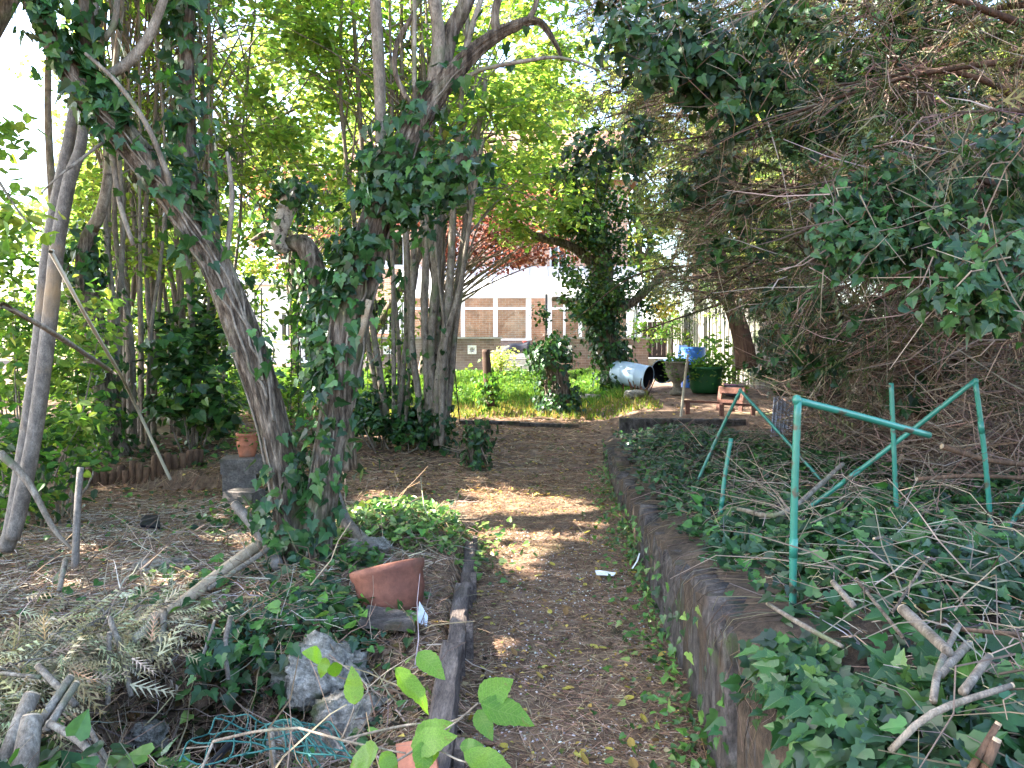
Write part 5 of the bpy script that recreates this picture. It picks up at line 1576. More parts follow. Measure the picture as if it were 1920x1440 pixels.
shrub("yellow_shrub", "yellow green shrub glowing behind the brown fence", [(1215, 1262, 545, 615, 28, 29, 14)], 700, (.12, .2), [(.5, .45, .08), (.4, .42, .08), (.55, .36, .1)], 'far', DIAM, .5)
shrub("pale_shrub", "small pale leaved shrub beside the garden steps", [(925, 960, 660, 692, 22.2, 22.6, 10)], 420, (.07, .12), [(.4, .42, .2), (.3, .38, .12)], 'far', DIAM, .3)
shrub("hedge_shrub", "green hedge closing the garden on the far left", [(-200, 470, 540, 720, 12.5, 14.5, 50), (-260, 420, 400, 600, 14, 17, 36)], 8000, (.1, .17), P_FAR + P_IVYL, 'far', DIAM, .8)
shrub("fence_shrub", "green bushes behind the barrels by the pale fence", [(1200, 1330, 600, 640, 20, 23, 12), (1330, 1480, 500, 600, 16, 20, 16), (1330, 1400, 640, 720, 14.8, 15.6, 8)], 1700, (.09, .15), P_IVYL + P_HAZEL, 'hazel', DIAM, .4)
# overhanging spray of leaves at the top left
t = thing("overhanging_branch", W(-40, 300, 4.2), "leafy branch hanging in at the left edge above the shrub", "branch")
mb = MB(); mb.tube([W(-160, 200, 4.2), W(-40, 290, 4.2), W(30, 390, 4.15), W(70, 440, 4.1)], [.014, .01, .006, .003], 7, .1); mb.build("stem", M['hbark'], t, True)
P, d = clump_points(np.array([W(*q) for q in ((0, 300, 4.2), (20, 380, 4.2), (60, 420, 4.1), (-30, 250, 4.2), (10, 440, 4.2), (-20, 420, 4.2), (5, 240, 4.2))]), .16, 170, .9)
mb = MB(); mb.leaves(P, upnormals(170, .7), rng.uniform(.06, .1, 170), OVATE, pal(170, P_HAZEL)); mb.build("foliage", M['hazel'], t)

# ------------------------------------------------------------------ trees further off
tree("copper_tree", "copper red leaved tree in front of the house", (-2.4, 21.4, float(gz(-2.4, 21.4))), 3.4, .11, (-.2, 21.6, 4.75), (2.7, 1.3, 1.25), 80, 6500, (.1, .17), P_RED, M['red'], crad=.55, lean=(.5, 0))
tree("copper_tree", "red leaved small tree beyond the thin stems on the left", (-5.4, 20, float(gz(-5.4, 20))), 3.6, .1, (-5.0, 20, 5.0), (1.8, 1.3, 1.5), 24, 1100, (.1, .16), P_RED + P_FAR, M['red'], crad=.5)
far = [(-24, 30, 6, 5.2, (4, 3, 2.6)), (-17, 37, 9, 7, (5, 3, 4)), (-11, 42, 13, 9.5, (5, 4, 6)), (-5.5, 46, 16, 11, (5, 4, 7)), (.5, 47, 17, 11.5, (5, 4, 7.5)), (7, 45, 16, 11, (5, 4, 7)), (13, 40, 14, 9.5, (5, 4, 6.5)), (18, 32, 12, 8, (4.5, 4, 6)), (21, 24, 11, 7.5, (4.5, 4, 5.5)), (15, 22, 10, 7, (3.5, 3, 5)), (9.5, 27, 10, 7.5, (3, 3, 5))]
labs = ["low rounded tree far off at the left edge", "pale green tree beyond the annex", "tall tree behind the annex and the brick house, left", "tall tree behind the chimney of the house", "tallest tree straight behind the house", "tall tree behind the right end of the house", "broad tree right of the house, far behind the fence", "tree beyond the conifers, seen through bare twigs", "far right tree glimpsed between conifer trunks", "tree behind the pale boundary fence", "tree rising over the brown back fence"]
for (x, y, h, zc, cr), lb in zip(far, labs):
    tree("background_tree", lb, (x, y, float(gz(x, y))), h * .75, .25, (x, y, zc), cr, 60, 6500, (.32, .52), P_FAR, M['far'], group="trees beyond the garden", crad=1.3, shell=.3)
# maple whose sunlit leaves fill the view above the forked tree
canopy("field_maple", "sunlit yellow green maple above the left of the lawn", (-7.6, 17, float(gz(-7.6, 17))), (-5.8, 17, 6.2), (4.4, 2.6, 3.2), 110, 15000, (.13, .2), P_FAR, M['far'], .17, .75)
canopy("field_maple", "light green maple over the lawn beside the copper tree", (-3.4, 15.8, float(gz(-3.4, 15.8))), (-.6, 14.8, 5.6), (3.0, 1.8, 2.2), 90, 11000, (.1, .17), P_FAR, M['far'], .10, .6)
# evergreen screen behind the pale fence
for (x, y, lb) in ((6.4, 6.6, "dark evergreen behind the fence, nearest at the right edge"), (6.6, 10.2, "dark evergreen behind the fence, second from the right edge"), (6.6, 14.0, "dark evergreen behind the fence and the leaning conifer"), (6.9, 18.0, "dark evergreen behind the fence, nearest the house"), (5.2, 21.5, "dusty evergreen between the pale fence and the house")):
    tree("evergreen", lb, (x, y, float(gz(x, y))), 6.5, .16, (x, y, 4.2), (1.5, 1.9, 3.6), 70, 3000, (.25, .45), P_CON + [(.1, .09, .045)], M['con'], group="evergreens behind the fence", tmpl=SPRAY, crad=.8, bark='cbark', shell=.2, spread=.8)
# crowns whose shade covers the near garden, rooted left of the picture
for (bx, by, cc0, cr0, lb) in ((-6.5, 3.0, (-3.6, 4.2, 6.5), (3.0, 2.7, 1.2), "tree left of the viewer whose boughs arch over the near path"),
                              (-7.0, 6.5, (-3.8, 8.2, 7.1), (3.0, 2.6, 1.1), "tree just left of the picture with boughs above the middle path"),
                              (-7.6, 2.6, (-7.2, 3.4, 6.5), (3.0, 2.9, 1.3), "tree further left shading the foreground"),
                              (-8.6, 6.0, (-7.2, 7.4, 6.5), (3.0, 2.9, 1.3), "tree left of the picture shading the bare ground"),
                              (-10.6, 6.4, (-10.4, 6.4, 6.4), (3.0, 3.4, 1.5), "tree at the left boundary, nearest the viewer"),
                              (-9.0, 9.8, (-6.6, 11.0, 7.8), (2.6, 2.6, 1.0), "tree whose high boughs shade the far path"),
                              (-10.8, 10.6, (-10.4, 10.6, 6.6), (2.6, 2.8, 1.3), "tree at the left boundary, beyond the log edging")):
    canopy("shade_tree", lb, (bx, by, float(gz(bx, by))), cc0, cr0, 55, 7500, (.2, .31), P_HAZEL, M['hazel'], group="trees left of the picture")

# ------------------------------------------------------------------ ivy carpet on the raised bed
iv = thing("ivy_carpet", (2.2, 4.0, bz(2.2, 4.0)), "carpet of dark ivy covering the raised bed on the right", "ivy")


def bed_pts(n, ymin, ymax, dmin, dmax, pw=1.0):
    y = ymin + (ymax - ymin) * rng.uniform(0, 1, n) ** pw
    x = wallx(y) + rng.uniform(dmin, dmax, n)
    return x, y


x, y = bed_pts(60000, 1.3, 10.6, .05, 4.2, 1.5)
hump = (1 - .8 * sm((y - 7) / 2.5)) * .045 * (1 + np.sin(x * 2.7 + 1.1 * y)) * np.cos(y * 1.9) ** 2
w = np.array([noise.noise(Vector((a * 1.6, b * 1.6, 3.3))) for a, b in zip(x, y)])
keep = rng.uniform(0, 1, len(x)) < np.clip(.6 + 1.5 * w, .25, 1) * sm((x - wallx(y) + .05) / .55)
x, y, hump = x[keep], y[keep], hump[keep]
n = len(x)
P = np.stack([x, y, bz(x, y) + hump * sm((x - wallx(y)) / .6) + rng.uniform(.0, .09, n)], 1)
Nq = upnormals(n, .45) + np.array([-.1, -.35, 0]); Tq = rng.normal(0, 1, (n, 3)); Sq = rng.uniform(.03, .062, n) * np.where(rng.uniform(0, 1, n) < .12, 1.4, 1) * np.interp(y, [2, 3.2, 4], [1.25, 1.05, 1])
ne = 420
ye = 1.65 + .75 * rng.uniform(0, 1, ne) ** .8; xe = wallx(ye) + rng.normal(.04, .07, ne)
Pe = np.stack([xe, ye, walltop(ye) + rng.uniform(-.02, .09, ne) - np.clip(wallx(ye) - .05 - xe, 0, 1) * 2], 1)
P = np.vstack([P, Pe]); Nq = np.vstack([Nq, upnormals(ne, .45) + np.array([-.4, -.4, 0])]); Tq = np.vstack([Tq, rng.normal(0, .6, (ne, 3)) + [-.6, -.3, -.2]]); Sq = np.concatenate([Sq, rng.uniform(.04, .075, ne)]); n = len(P)
vis = (P[:, 0] / P[:, 1] < .66) & (P[:, 1] > 1.9)
o = np.where(vis)[0]; o = o[np.argsort(P[o, 1] - Sq[o] * 8)[:300]]
rest = np.setdiff1d(np.arange(n), o)
leaf_objects("ivy_leaf", IVY_MESH, iv, P[o], Nq[o], Tq[o], Sq[o])
nr = rest[P[rest, 1] < 4.2]; fr_ = rest[P[rest, 1] >= 4.2]
mb = MB(); mb.leaves(P[fr_], Nq[fr_], Sq[fr_], IVY_S, pal(len(fr_), P_IVY, .3) * .85, Tq[fr_]); mb.leaves(P[nr], Nq[nr], Sq[nr], IVY, pal(len(nr), P_IVY, .3) * .8, Tq[nr]); tag(mb.build("foliage", M['ivy'], iv), kind="stuff")
# runners, straw and dead stems matted along the bed edge
mb = MB()
n = 2900
x, y = bed_pts(n, 1.4, 10.6, .2, 1.5, 1.6)
A = np.stack([x, y, bz(np.maximum(x, wallx(y) + .03), y) + rng.uniform(.0, .06, n)], 1)
d = rng.normal(0, 1, (n, 3)) * [1, 1, .22]; B = A + unit(d) * rng.uniform(.05, .28, (n, 1))
B[:, 2] = np.maximum(B[:, 2], np.where(B[:, 0] < wallx(B[:, 1]) - .06, B[:, 2] - .1, bz(B[:, 0], B[:, 1])))
mb.twigs(A, B, rng.uniform(.0012, .0035, n), col=pal(n, [(.2, .17, .14), (.27, .23, .19), (.12, .1, .085), (.3, .22, .14)], .35), sag=-.06, wig=.08)
n = 130
x, y = bed_pts(n, 2.0, 9.5, -.08, -.02, 1.4)
y = np.round(y / .55) * .55 + rng.normal(0, .11, n)
zt0 = walltop(y)
sway = np.cumsum(rng.normal(0, .022, (n, 7)), axis=1); drop = rng.uniform(.03, .34, n)
S6 = np.zeros((n, 7, 3))
for q, (dx_, dz_) in enumerate(((.16, .03), (.05, .035), (-.04, .02), (-.075, -.08), (-.085, -.35), (-.085, -.65), (-.08, -1))):
    S6[:, q, 0] = wallx(y) + dx_ + rng.normal(0, .012, n); S6[:, q, 1] = y + sway[:, q]
    S6[:, q, 2] = zt0 + (dz_ if dz_ > 0 else dz_ * drop)
mb.strands(S6, rng.uniform(.0008, .0024, n), pal(n, P_TWIG + P_DEAD) * .7)
n = 1700
x, y = bed_pts(n, 1.6, 10, .3, 3.2, 1.4)
A = np.stack([x, y, bz(x, y) + rng.uniform(.02, .2, n)], 1); B = A + unit(rng.normal(0, 1, (n, 3)) * [1, 1, .35]) * rng.uniform(.1, .6, (n, 1))
mb.twigs(A, B, rng.uniform(.0015, .0035, n), col=pal(n, P_TWIG), sag=-.08, segs=3, wig=.05)
tag(mb.build("dead_runners", M['straw'], bed), kind="stuff")

# ------------------------------------------------------------------ litter of the path and the left ground
def gpts(n, x0, x1, y0, y1, pw=1.6):
    y = y0 + (y1 - y0) * rng.uniform(0, 1, n) ** pw
    return rng.uniform(x0, x1, n), y


mb = MB()
for (n, x0, x1, y0, y1, lo, hi, r, pw) in ((30000, -.4, 1.2, 2, 9, .02, .09, .0011, 1.6), (40000, -4.5, -.2, 2.2, 9, .03, .18, .0016, 1.4), (9000, -4, 1.3, 8, 14, .05, .2, .003, 1)):
    x, y = gpts(n, x0, x1, y0, y1, pw)
    ok = (x < wallx(y) - .05); x, y = x[ok], y[ok]; n = len(x)
    A = np.stack([x, y, gz(x, y) + rng.uniform(.0, .012, n)], 1); an = rng.uniform(0, 6.283, n); l = rng.uniform(lo, hi, n)
    B = A + np.stack([np.cos(an) * l, np.sin(an) * l, 0 * l], 1); B[:, 2] = gz(B[:, 0], B[:, 1]) + rng.uniform(.0, .02, n) + np.where(rng.uniform(0, 1, n) < .06, rng.uniform(0, .06, n), 0)
    mb.twigs(A, B, r * rng.uniform(.6, 1.6, n), r * .7, col=pal(n, [(.27, .155, .088), (.35, .22, .13), (.16, .095, .058), (.4, .29, .19)]), segs=1)
n = 2800
x, y = gpts(n, -3.8, -.5, 3.9, 7.6, 1.1)
A = np.stack([x, y, gz(x, y) + rng.uniform(.005, .03, n)], 1); an = rng.normal(.3, 1.0, n); l = rng.uniform(.06, .28, n)
B = A + np.stack([np.cos(an) * l, np.sin(an) * l, 0 * l], 1); B[:, 2] = gz(B[:, 0], B[:, 1]) + rng.uniform(.005, .05, n)
mb.twigs(A, B, rng.uniform(.001, .0026, n), col=pal(n, [(.5, .43, .33), (.4, .33, .24), (.58, .52, .43)]), segs=2, wig=.04)
tag(mb.build("needle_litter", M['litter'], ground), kind="stuff")
# leaf crumbs
mb = MB()
for (n, x0, x1, y0, y1, s0, s1) in ((7000, -.35, 1.15, 2, 9, .012, .035), (8000, -4.5, -.2, 2.2, 9, .015, .045), (6000, -4, 3, 8, 15, .03, .07)):
    x, y = gpts(n, x0, x1, y0, y1, 1.5); ok = (x < wallx(y) - .03) | (y > 11.3); x, y = x[ok], y[ok]; n = len(x)
    dr = np.array([noise.noise(Vector((a * 1.7, b * 1.7, 1.1))) for a, b in zip(x, y)]) + rng.normal(0, .25, n) > -.12
    x, y = x[dr], y[dr]; n = len(x)
    mb.leaves(np.stack([x, y, gz(x, y) + rng.uniform(.003, .018, n)], 1), upnormals(n, .35), rng.uniform(s0, s1, n), DIAM, pal(n, P_DEAD + [(.1, .065, .045), (.09, .12, .03), (.5, .36, .1)]))
tag(mb.build("leaf_crumbs", M['dead'], ground), kind="stuff")
# wet brown leaf mould, its dark colour painting shade into the hollow, ivy hanging over its bank
mb = MB(); n = 5200
x = rng.normal(-1.22, .36, n); y = rng.uniform(2.6, 3.95, n)
mb.leaves(np.stack([x, y, gz(x, y) + rng.uniform(.004, .03, n)], 1), upnormals(n, .4), rng.uniform(.03, .065, n), DIAM, pal(n, [(.035, .022, .012), (.05, .03, .014), (.025, .018, .012), (.09, .055, .018), (.05, .05, .018)]))
tag(mb.build("leaf_mould_shade", M['dead'], ground), kind="stuff")
mb = MB(); n = 560
x = rng.uniform(-1.45, -.7, n); y = 3.95 + rng.normal(0, .16, n) + .15 * np.sin(x * 5)
z = gz(x, np.maximum(y, 3.95)) + rng.uniform(-.2, .03, n)
mb.leaves(np.stack([x, y, np.maximum(z, gz(x, y) + .02)], 1), upnormals(n, .5) + [0, -.9, 0], rng.uniform(.045, .085, n), IVY, pal(n, P_IVY + [(.045, .11, .035)]), rng.normal(0, .5, (n, 3)) + [0, -.3, -.8])
tag(mb.build("bank_ivy", M['ivy'], ground), kind="stuff")
# gravel showing through
mb = MB()
n = 3600
x, y = gpts(n, -.15, .8, 2, 6.5, 1.5)
w = np.array([noise.noise(Vector((a * 2.3, b * 2.3, 8.8))) for a, b in zip(x, y)]); ok = (w + rng.normal(0, .2, n) > .0) & (x < wallx(y) - .12); x, y = x[ok], y[ok]; n = len(x)
oc = (np.array([[1, 0, 0], [-1, 0, 0], [0, 1, 0], [0, -1, 0], [0, 0, .7], [0, 0, -.7]], float), np.array([[0, 2, 4], [2, 1, 4], [1, 3, 4], [3, 0, 4], [2, 0, 5], [1, 2, 5], [3, 1, 5], [0, 3, 5]]))
mb.leaves(np.stack([x, y, gz(x, y) + .002], 1), upnormals(n, .3), rng.uniform(.003, .0085, n), oc, pal(n, [(.5, .48, .45), (.36, .33, .3), (.62, .6, .57), (.25, .22, .2)]))
tag(mb.build("gravel", M['litter'], ground), kind="stuff")
# single fallen leaves
x, y = gpts(330, -.3, 1.1, 2.1, 8.5, 1.4); ok = (x < wallx(y) - .08) & (x > edgex(y) + .03)
x2, y2 = gpts(110, -3.6, -.4, 2.6, 8, 1.3)
x3, y3 = gpts(60, -2, 1.4, 8.5, 13, 1)
x, y = np.concatenate([x[ok], x2, x3])[:298], np.concatenate([y[ok], y2, y3])[:298]; n = len(x)
leaf_objects("fallen_leaf", FALLEN_MESH, ground, np.stack([x, y, gz(x, y) + .012], 1), upnormals(n, .25), rng.normal(0, 1, (n, 3)), rng.uniform(.03, .065, n))
# small ivy seedlings by the wall foot and on the left
mb = MB()
for (n, fx, y0, y1, s0, s1, hgt) in ((200, 'r', 3.0, 4.3, .03, .06, .1), (160, 'k', 6.3, 7.4, .03, .07, .12), (120, 'o', 4.5, 4.75, .03, .055, .14), (700, 'w', 2.2, 9, .02, .045, .07), (2200, 'l', 4.98, 6.4, .025, .06, .12), (420, 'h', 2.6, 4.8, .04, .08, .12), (500, 'b', 8.3, 10, .04, .08, .06), (1000, 'g', 3.6, 8, .02, .055, .05), (260, 'n', 2.1, 3.2, .05, .09, .2)):
    y = rng.uniform(y0, y1, n)
    if fx == 'w': x = wallx(y) - .06 - np.abs(rng.normal(0, .14, n))
    elif fx == 'l': x = rng.normal(-.8, .32, n)
    elif fx == 'h': x = rng.choice([-1.0, -1.9, -1.1], n) + rng.normal(0, .22, n)
    elif fx == 'r': x = rng.choice([-.62, -1.0, -.85], n) + rng.normal(0, .1, n)
    elif fx == 'k': x = rng.normal(-2.35, .22, n)
    elif fx == 'o': x = rng.uniform(-1.0, -.78, n)
    elif fx == 'b': x = rng.uniform(-5.5, -2.6, n)
    elif fx == 'n': x = rng.normal(-1.7, .3, n)
    else: x = rng.uniform(-4, -.5, n)
    mb.leaves(np.stack([x, y, gz(x, y) + rng.uniform(.005, hgt, n)], 1), upnormals(n, .5) + [0, -.2, 0], rng.uniform(s0, s1, n), IVY_S, pal(n, P_IVYL + [(.16, .25, .06), (.2, .26, .09)] if fx in 'l' else P_IVYL if fx == 'w' else P_IVY + P_IVYL))
tag(mb.build("ground_ivy", M['ivy'], ground), kind="stuff")
mb = MB(); n = 240
y = rng.uniform(2.0, 9.3, n); hz_ = rng.uniform(0, 1, n) ** 1.5
mb.leaves(np.stack([wallx(y) - .085 - rng.uniform(0, .03, n), y, gz(wallx(y) - .1, y) + (walltop(y) - .05) * hz_], 1), rng.normal(0, .4, (n, 3)) + [-1, -.3, .4], rng.uniform(.025, .055, n), IVY, pal(n, P_IVYL + P_IVY), rng.normal(0, .5, (n, 3)) + [0, 0, -.5])
tag(mb.build("creeper", M['ivy'], rw), kind="stuff")
# grass of the lawn and tufts at its edge
mb = MB()
n = 60000
x = rng.uniform(-9.8, 2.2, n); y = rng.uniform(14.0, 23.3, n)
mb.leaves(np.stack([x, y, lawn_z(x, y)], 1), rng.normal(0, 1, (n, 3)) * [1, 1, .1], rng.uniform(.06, .15, n), (SLIM[0] * np.array([1, 4, 1]), SLIM[1]), pal(n, [(.075, .165, .03), (.1, .2, .038), (.06, .13, .025), (.14, .2, .05)]), rng.normal(0, .45, (n, 3)) + [0, 0, 1])
n = 5000
x = rng.uniform(-3, 2.4, n); y = rng.uniform(12.6, 14.6, n)
mb.leaves(np.stack([x, y, gz(x, y)], 1), rng.normal(0, 1, (n, 3)) * [1, 1, .1], rng.uniform(.05, .14, n), (SLIM[0] * np.array([1, 4, 1]), SLIM[1]), pal(n, [(.12, .2, .035), (.2, .24, .07), (.25, .2, .09)]), rng.normal(0, .6, (n, 3)) + [0, 0, 1])
n = 9000
x = rng.uniform(-9.5, 2.2, n); y = rng.uniform(14.3, 23, n)
w = np.array([noise.noise(Vector((a * .9, b * .9, 4.4))) for a, b in zip(x, y)]); k = w > -.05; x, y = x[k], y[k]; n = len(x)
mb.leaves(np.stack([x, y, lawn_z(x, y) + rng.uniform(.03, .14, n)], 1), upnormals(n, .5), rng.uniform(.06, .13, n), DIAM, pal(n, [(.08, .17, .035), (.11, .2, .045), (.06, .13, .03)]))
tag(mb.build("grass", M['grass'], lawn), kind="stuff")

# ------------------------------------------------------------------ sticks, cut logs, fallen wood
def stick(name, pts, label, cat, mat='hbark', ends=True, sides=9, group=None, rough=.0015, clip=True):
    if clip:      # keep the wood on top of the ground
        pts = [(a, b, min(c, float(G(a, b + r * .7, gtop)[1]) * .965), r) for a, b, c, r in pts]
    P, R = pxpath(pts)
    t = thing(name, P[np.argmin(P[:, 2])], label, cat, group)
    mb = MB(); P, R = mb.tube(P, R, sides, .04, rough, 6, True, None, 2); mb.build("wood", M[mat], t, True)
    if ends:
        T = unit(P[1] - P[0])
        mb = MB(); mb.lathe([(0, 0), (R[0] * .86, 0), (R[0] * .86, .012), (0, .012)], P[0] - T * .006, 12, T); mb.build("cut_face", M['cut'], t)
    return t


def on(fn, px, py, h=.03, r=5):
    g_ = G(px, py + 0, fn); return (px, py, float(g_[1]) * .985, r)


stick("fallen_branch", [(484, 1022, 4.75, 11), (430, 1062, 4.5, 12), (378, 1102, 4.3, 12), (313, 1147, 4.1, 10), (250, 1170, 3.95, 9), (180, 1194, 3.8, 7)], "long pale fallen branch sloping down from the forked tree", "branch", 'cut')
stick("fallen_branch", [(503, 1030, 4.6, 5), (437, 1073, 4.4, 5), (390, 1105, 4.25, 4)], "thin branch beside the long pale fallen branch", "branch")
stick("fallen_branch", [(288, 1168, 3.9, 10), (247, 1202, 3.75, 9)], "short sawn pale log under the long fallen branch", "log", 'cane')
stick("fallen_branch", [(440, 945, 5.0, 9), (480, 990, 4.9, 12), (505, 1025, 4.85, 14), (520, 1060, 4.8, 12)], "grey dead root leaning on the forked tree's base", "branch", 'sbark')
stick("fallen_branch", [(625, 925, 5.2, 14), (650, 980, 5.2, 12), (690, 1020, 5.25, 11), (705, 1030, 5.3, 9)], "pale dead limb lying right of the forked tree", "branch", 'sbark')
lst = [([(307, 1145, 3.95, 7), (303, 1190, 3.85, 7), (282, 1238, 3.7, 6), (247, 1262, 3.6, 5)], "bent dead stick hooked over the hollow"),
       ([(205, 1158, 3.6, 5), (230, 1228, 3.5, 6), (246, 1306, 3.35, 5)], "long brown stick slanting into the hollow, left side"),
       ([(205, 1188, 3.5, 5), (202, 1322, 3.3, 5)], "straight upright grey stick beside the dead conifer branch"),
       ([(432, 1158, 4.0, 5), (422, 1208, 3.9, 5), (428, 1275, 3.75, 4)], "forked upright twig at the right of the hollow"),
       ([(402, 1165, 4.0, 3), (372, 1256, 3.8, 3)], "thin slanting twig over the middle of the hollow"),
       ([(60, 1303, 2.75, 15), (8, 1430, 2.6, 16)], "thick cut log in the bottom left corner, upper one"),
       ([(60, 1345, 2.6, 19), (44, 1450, 2.5, 26)], "stout pale stump end at the bottom left corner"),
       ([(132, 1270, 2.85, 8), (74, 1358, 2.7, 9)], "cut branch end pointing right in the bottom left heap"),
       ([(143, 1282, 2.82, 7), (85, 1372, 2.66, 8)], "second cut branch end beside it in the bottom left heap"),
       ([(72, 1250, 3.0, 7), (142, 1322, 2.85, 7)], "grey stick crossing the bottom left log heap"),
       ([(92, 1356, 2.6, 7), (150, 1390, 2.55, 8), (200, 1448, 2.5, 7)], "pale root like branch at the bottom edge left"),
       ([(158, 1346, 2.75, 5), (210, 1445, 2.6, 5)], "thin stick slanting to the bottom edge, left"),
       ([(0, 1262, 3.0, 4), (75, 1270, 2.95, 4)], "level grey twig under the dead conifer branch"),
       ([(123, 1050, 4.4, 5), (111, 1108, 4.2, 5)], "short pale stick standing above the dead conifer branch"),
       ([(510, 1370, 2.7, 6), (512, 1445, 2.6, 7)], "short sawn stick standing in the green wire mesh"),
       ([(0, 575, 5.6, 5), (80, 612, 5.6, 5), (200, 690, 5.8, 4), (218, 702, 5.9, 2)], "thin bare branch crossing behind the leaning sapling"),
       ([(0, 850, 5.0, 8), (50, 900, 5.0, 7), (100, 990, 4.95, 5), (135, 1030, 4.9, 3)], "curved bare branch at the foot of the leaning sapling")]
for pts, lb in lst:
    stick("dead_stick", pts, lb, "stick", 'hbark')
stick("garden_stake", [(141, 1066, 4.75, 7), (145, 960, 4.8, 6.5), (151, 876, 4.85, 6)], "grey upright stake in the bare ground on the left", "stake", 'sbark')
gp = G(314, 888)
stick("bamboo_cane", [(320, 900, gp[1], 3), (240, 730, 7.7, 3), (160, 590, 7.5, 3), (100, 470, 7.4, 2.5)], "long pale cane slanting down to the log roll edging", "cane", 'cane', False)
lst = [([(1693, 1143, 3.1, 11), (1735, 1182, 3.05, 11), (1778, 1222, 2.98, 10)], "thick broken brown branch end in the ivy bed", 'hbark'),
       ([(1797, 1173, 2.95, 6), (1762, 1250, 2.85, 7), (1750, 1315, 2.75, 7)], "forked grey stem standing in the ivy at the lower right", 'hbark'),
       ([(1815, 1207, 2.9, 8), (1763, 1264, 2.8, 9)], "sawn pale stub just right of the forked grey stem", 'hbark'),
       ([(1854, 1232, 2.85, 8), (1805, 1298, 2.75, 9)], "second sawn stub, further right in the ivy", 'hbark'),
       ([(1895, 1286, 2.75, 6), (1748, 1338, 2.65, 7), (1670, 1408, 2.5, 7)], "long grey branch lying low across the ivy, lower right", 'hbark'),
       ([(1607, 1087, 3.3, 4), (1693, 1195, 3.1, 4)], "thin brown stick slanting right behind the thick broken one", 'bark'),
       ([(1740, 1047, 3.4, 3), (1673, 1150, 3.2, 3)], "dark thin twig slanting left above the ivy", 'bark'),
       ([(1870, 1360, 2.5, 7), (1818, 1448, 2.35, 8)], "orange brown sawn stem near the lower right corner", 'log'),
       ([(1868, 1390, 2.42, 9), (1842, 1450, 2.35, 10)], "thick sawn stem pair partner in the lower right corner", 'log'),
       ([(1440, 1133, 3.2, 4), (1507, 1173, 3.15, 5), (1580, 1213, 3.05, 4)], "pale bare stick lying on the matted edge of the bed", 'hbark'),
       ([(1563, 1093, 3.3, 6), (1600, 1136, 3.25, 6)], "short pale stick near the foot of the front green tube", 'hbark'),
       ([(1915, 1190, 2.95, 5), (1800, 1180, 3.0, 4)], "reddish stick at the right edge in the ivy", 'log'),
       ([(1720, 898, 4.4, 4), (1820, 892, 4.4, 4), (1930, 897, 4.4, 4)], "reddish level stick behind the green tubes, lower", 'log'),
       ([(1767, 837, 4.6, 6), (1850, 862, 4.6, 5), (1930, 872, 4.6, 5)], "reddish stick behind the green tubes, upper", 'log'),
       ([(1580, 870, 4.9, 4), (1470, 960, 4.7, 5), (1385, 955, 4.6, 4)], "pale bent branch lying between the green tubes", 'hbark'),
       ([(1640, 1010, 3.9, 3), (1790, 990, 3.9, 3)], "thin arching grey runner over the ivy carpet", 'hbark')]
for pts, lb, mt in lst:
    stick("dead_stick", pts, lb, "stick", mt)

# dead conifer branch, yellowish grey
t = thing("dead_conifer_branch", W(80, 1230, 3.4), "dead yellowish conifer branch lying on the left foreground", "branch")
mb = MB(); q, _ = mb.tube([W(-80, 1290, 3.0), W(40, 1240, 3.3), W(140, 1200, 3.6), W(230, 1160, 3.9)], [.02, .016, .011, .005], 7, .08)
for k in range(26):
    s = q[rng.integers(0, len(q))]; e = s + np.array([rng.normal(0, .22), rng.normal(0, .28), rng.uniform(-.05, .12)]); mb.tube([s, (s + e) / 2 + [0, 0, .03], e], [.006, .004, .002], 5)
mb.build("stem", M['hbark'], t, True)
n = 900
k_ = rng.integers(0, len(q), n); P = q[k_] + np.stack([rng.normal(0, .2, n), rng.normal(0, .24, n), rng.normal(-.02, .035, n)], 1); P[:, 2] = np.maximum(P[:, 2], gz(P[:, 0], P[:, 1]) + .02)
mb = MB(); mb.leaves(P, upnormals(n, .5) + [0, -.3, 0], rng.uniform(.1, .24, n), SPRAY, pal(n, [(.4, .34, .21), (.48, .42, .28), (.28, .24, .15), (.31, .29, .17)], .3), rng.normal(0, .45, (n, 3)) + [.8, -.1, -.1]); tag(mb.build("needles", M['dead'], t), kind="stuff")

# many thin twigs of the left foreground
mb = MB(); n = 3600
x, y = gpts(n, -3.2, -.4, 2.2, 6, 1.3)
A = np.stack([x, y, gz(x, y) + rng.uniform(0, .05, n)], 1); B = A + unit(rng.normal(0, 1, (n, 3)) * [1, 1, .45]) * rng.uniform(.08, .45, (n, 1)); B[:, 2] = np.maximum(B[:, 2], gz(B[:, 0], B[:, 1]) + .01)
mb.twigs(A, B, rng.uniform(.0012, .0048, n), col=pal(n, P_TWIG + P_DEAD + [(.42, .36, .28)]), segs=3, wig=.05)
tag(mb.build("brushwood", M['twig'], ground), kind="stuff")

# crumpled green wire mesh
t = thing("wire_mesh", W(500, 1420, 2.6), "crumpled green plastic coated wire mesh at the bottom edge", "mesh")
c00, c10, c01, c11 = W(345, 1440, 2.45), W(660, 1450, 2.4), W(420, 1365, 2.85), W(600, 1385, 2.8)
def mp_(u, v):
    p = (c00 * (1 - u) + c10 * u) * (1 - v) + (c01 * (1 - u) + c11 * u) * v
    q = Vector((u * 4, v * 3, 1.7))
    return p + np.array([noise.noise(q) * .03, noise.noise(q + Vector((9, 0, 0))) * .03, .05 + .04 * noise.noise(q + Vector((0, 9, 0)))])
for u in np.linspace(0, 1, 9):
    mb = MB(); mb.tube([mp_(u, v) for v in np.linspace(-.1, 1, 12)], .003, 5); mb.build("wire", M['wiregreen'], t, True)
for v in np.linspace(0, 1, 5):
    mb = MB(); mb.tube([mp_(u, v) for u in np.linspace(0, 1, 22)], .003, 5); mb.build("wire", M['wiregreen'], t, True)
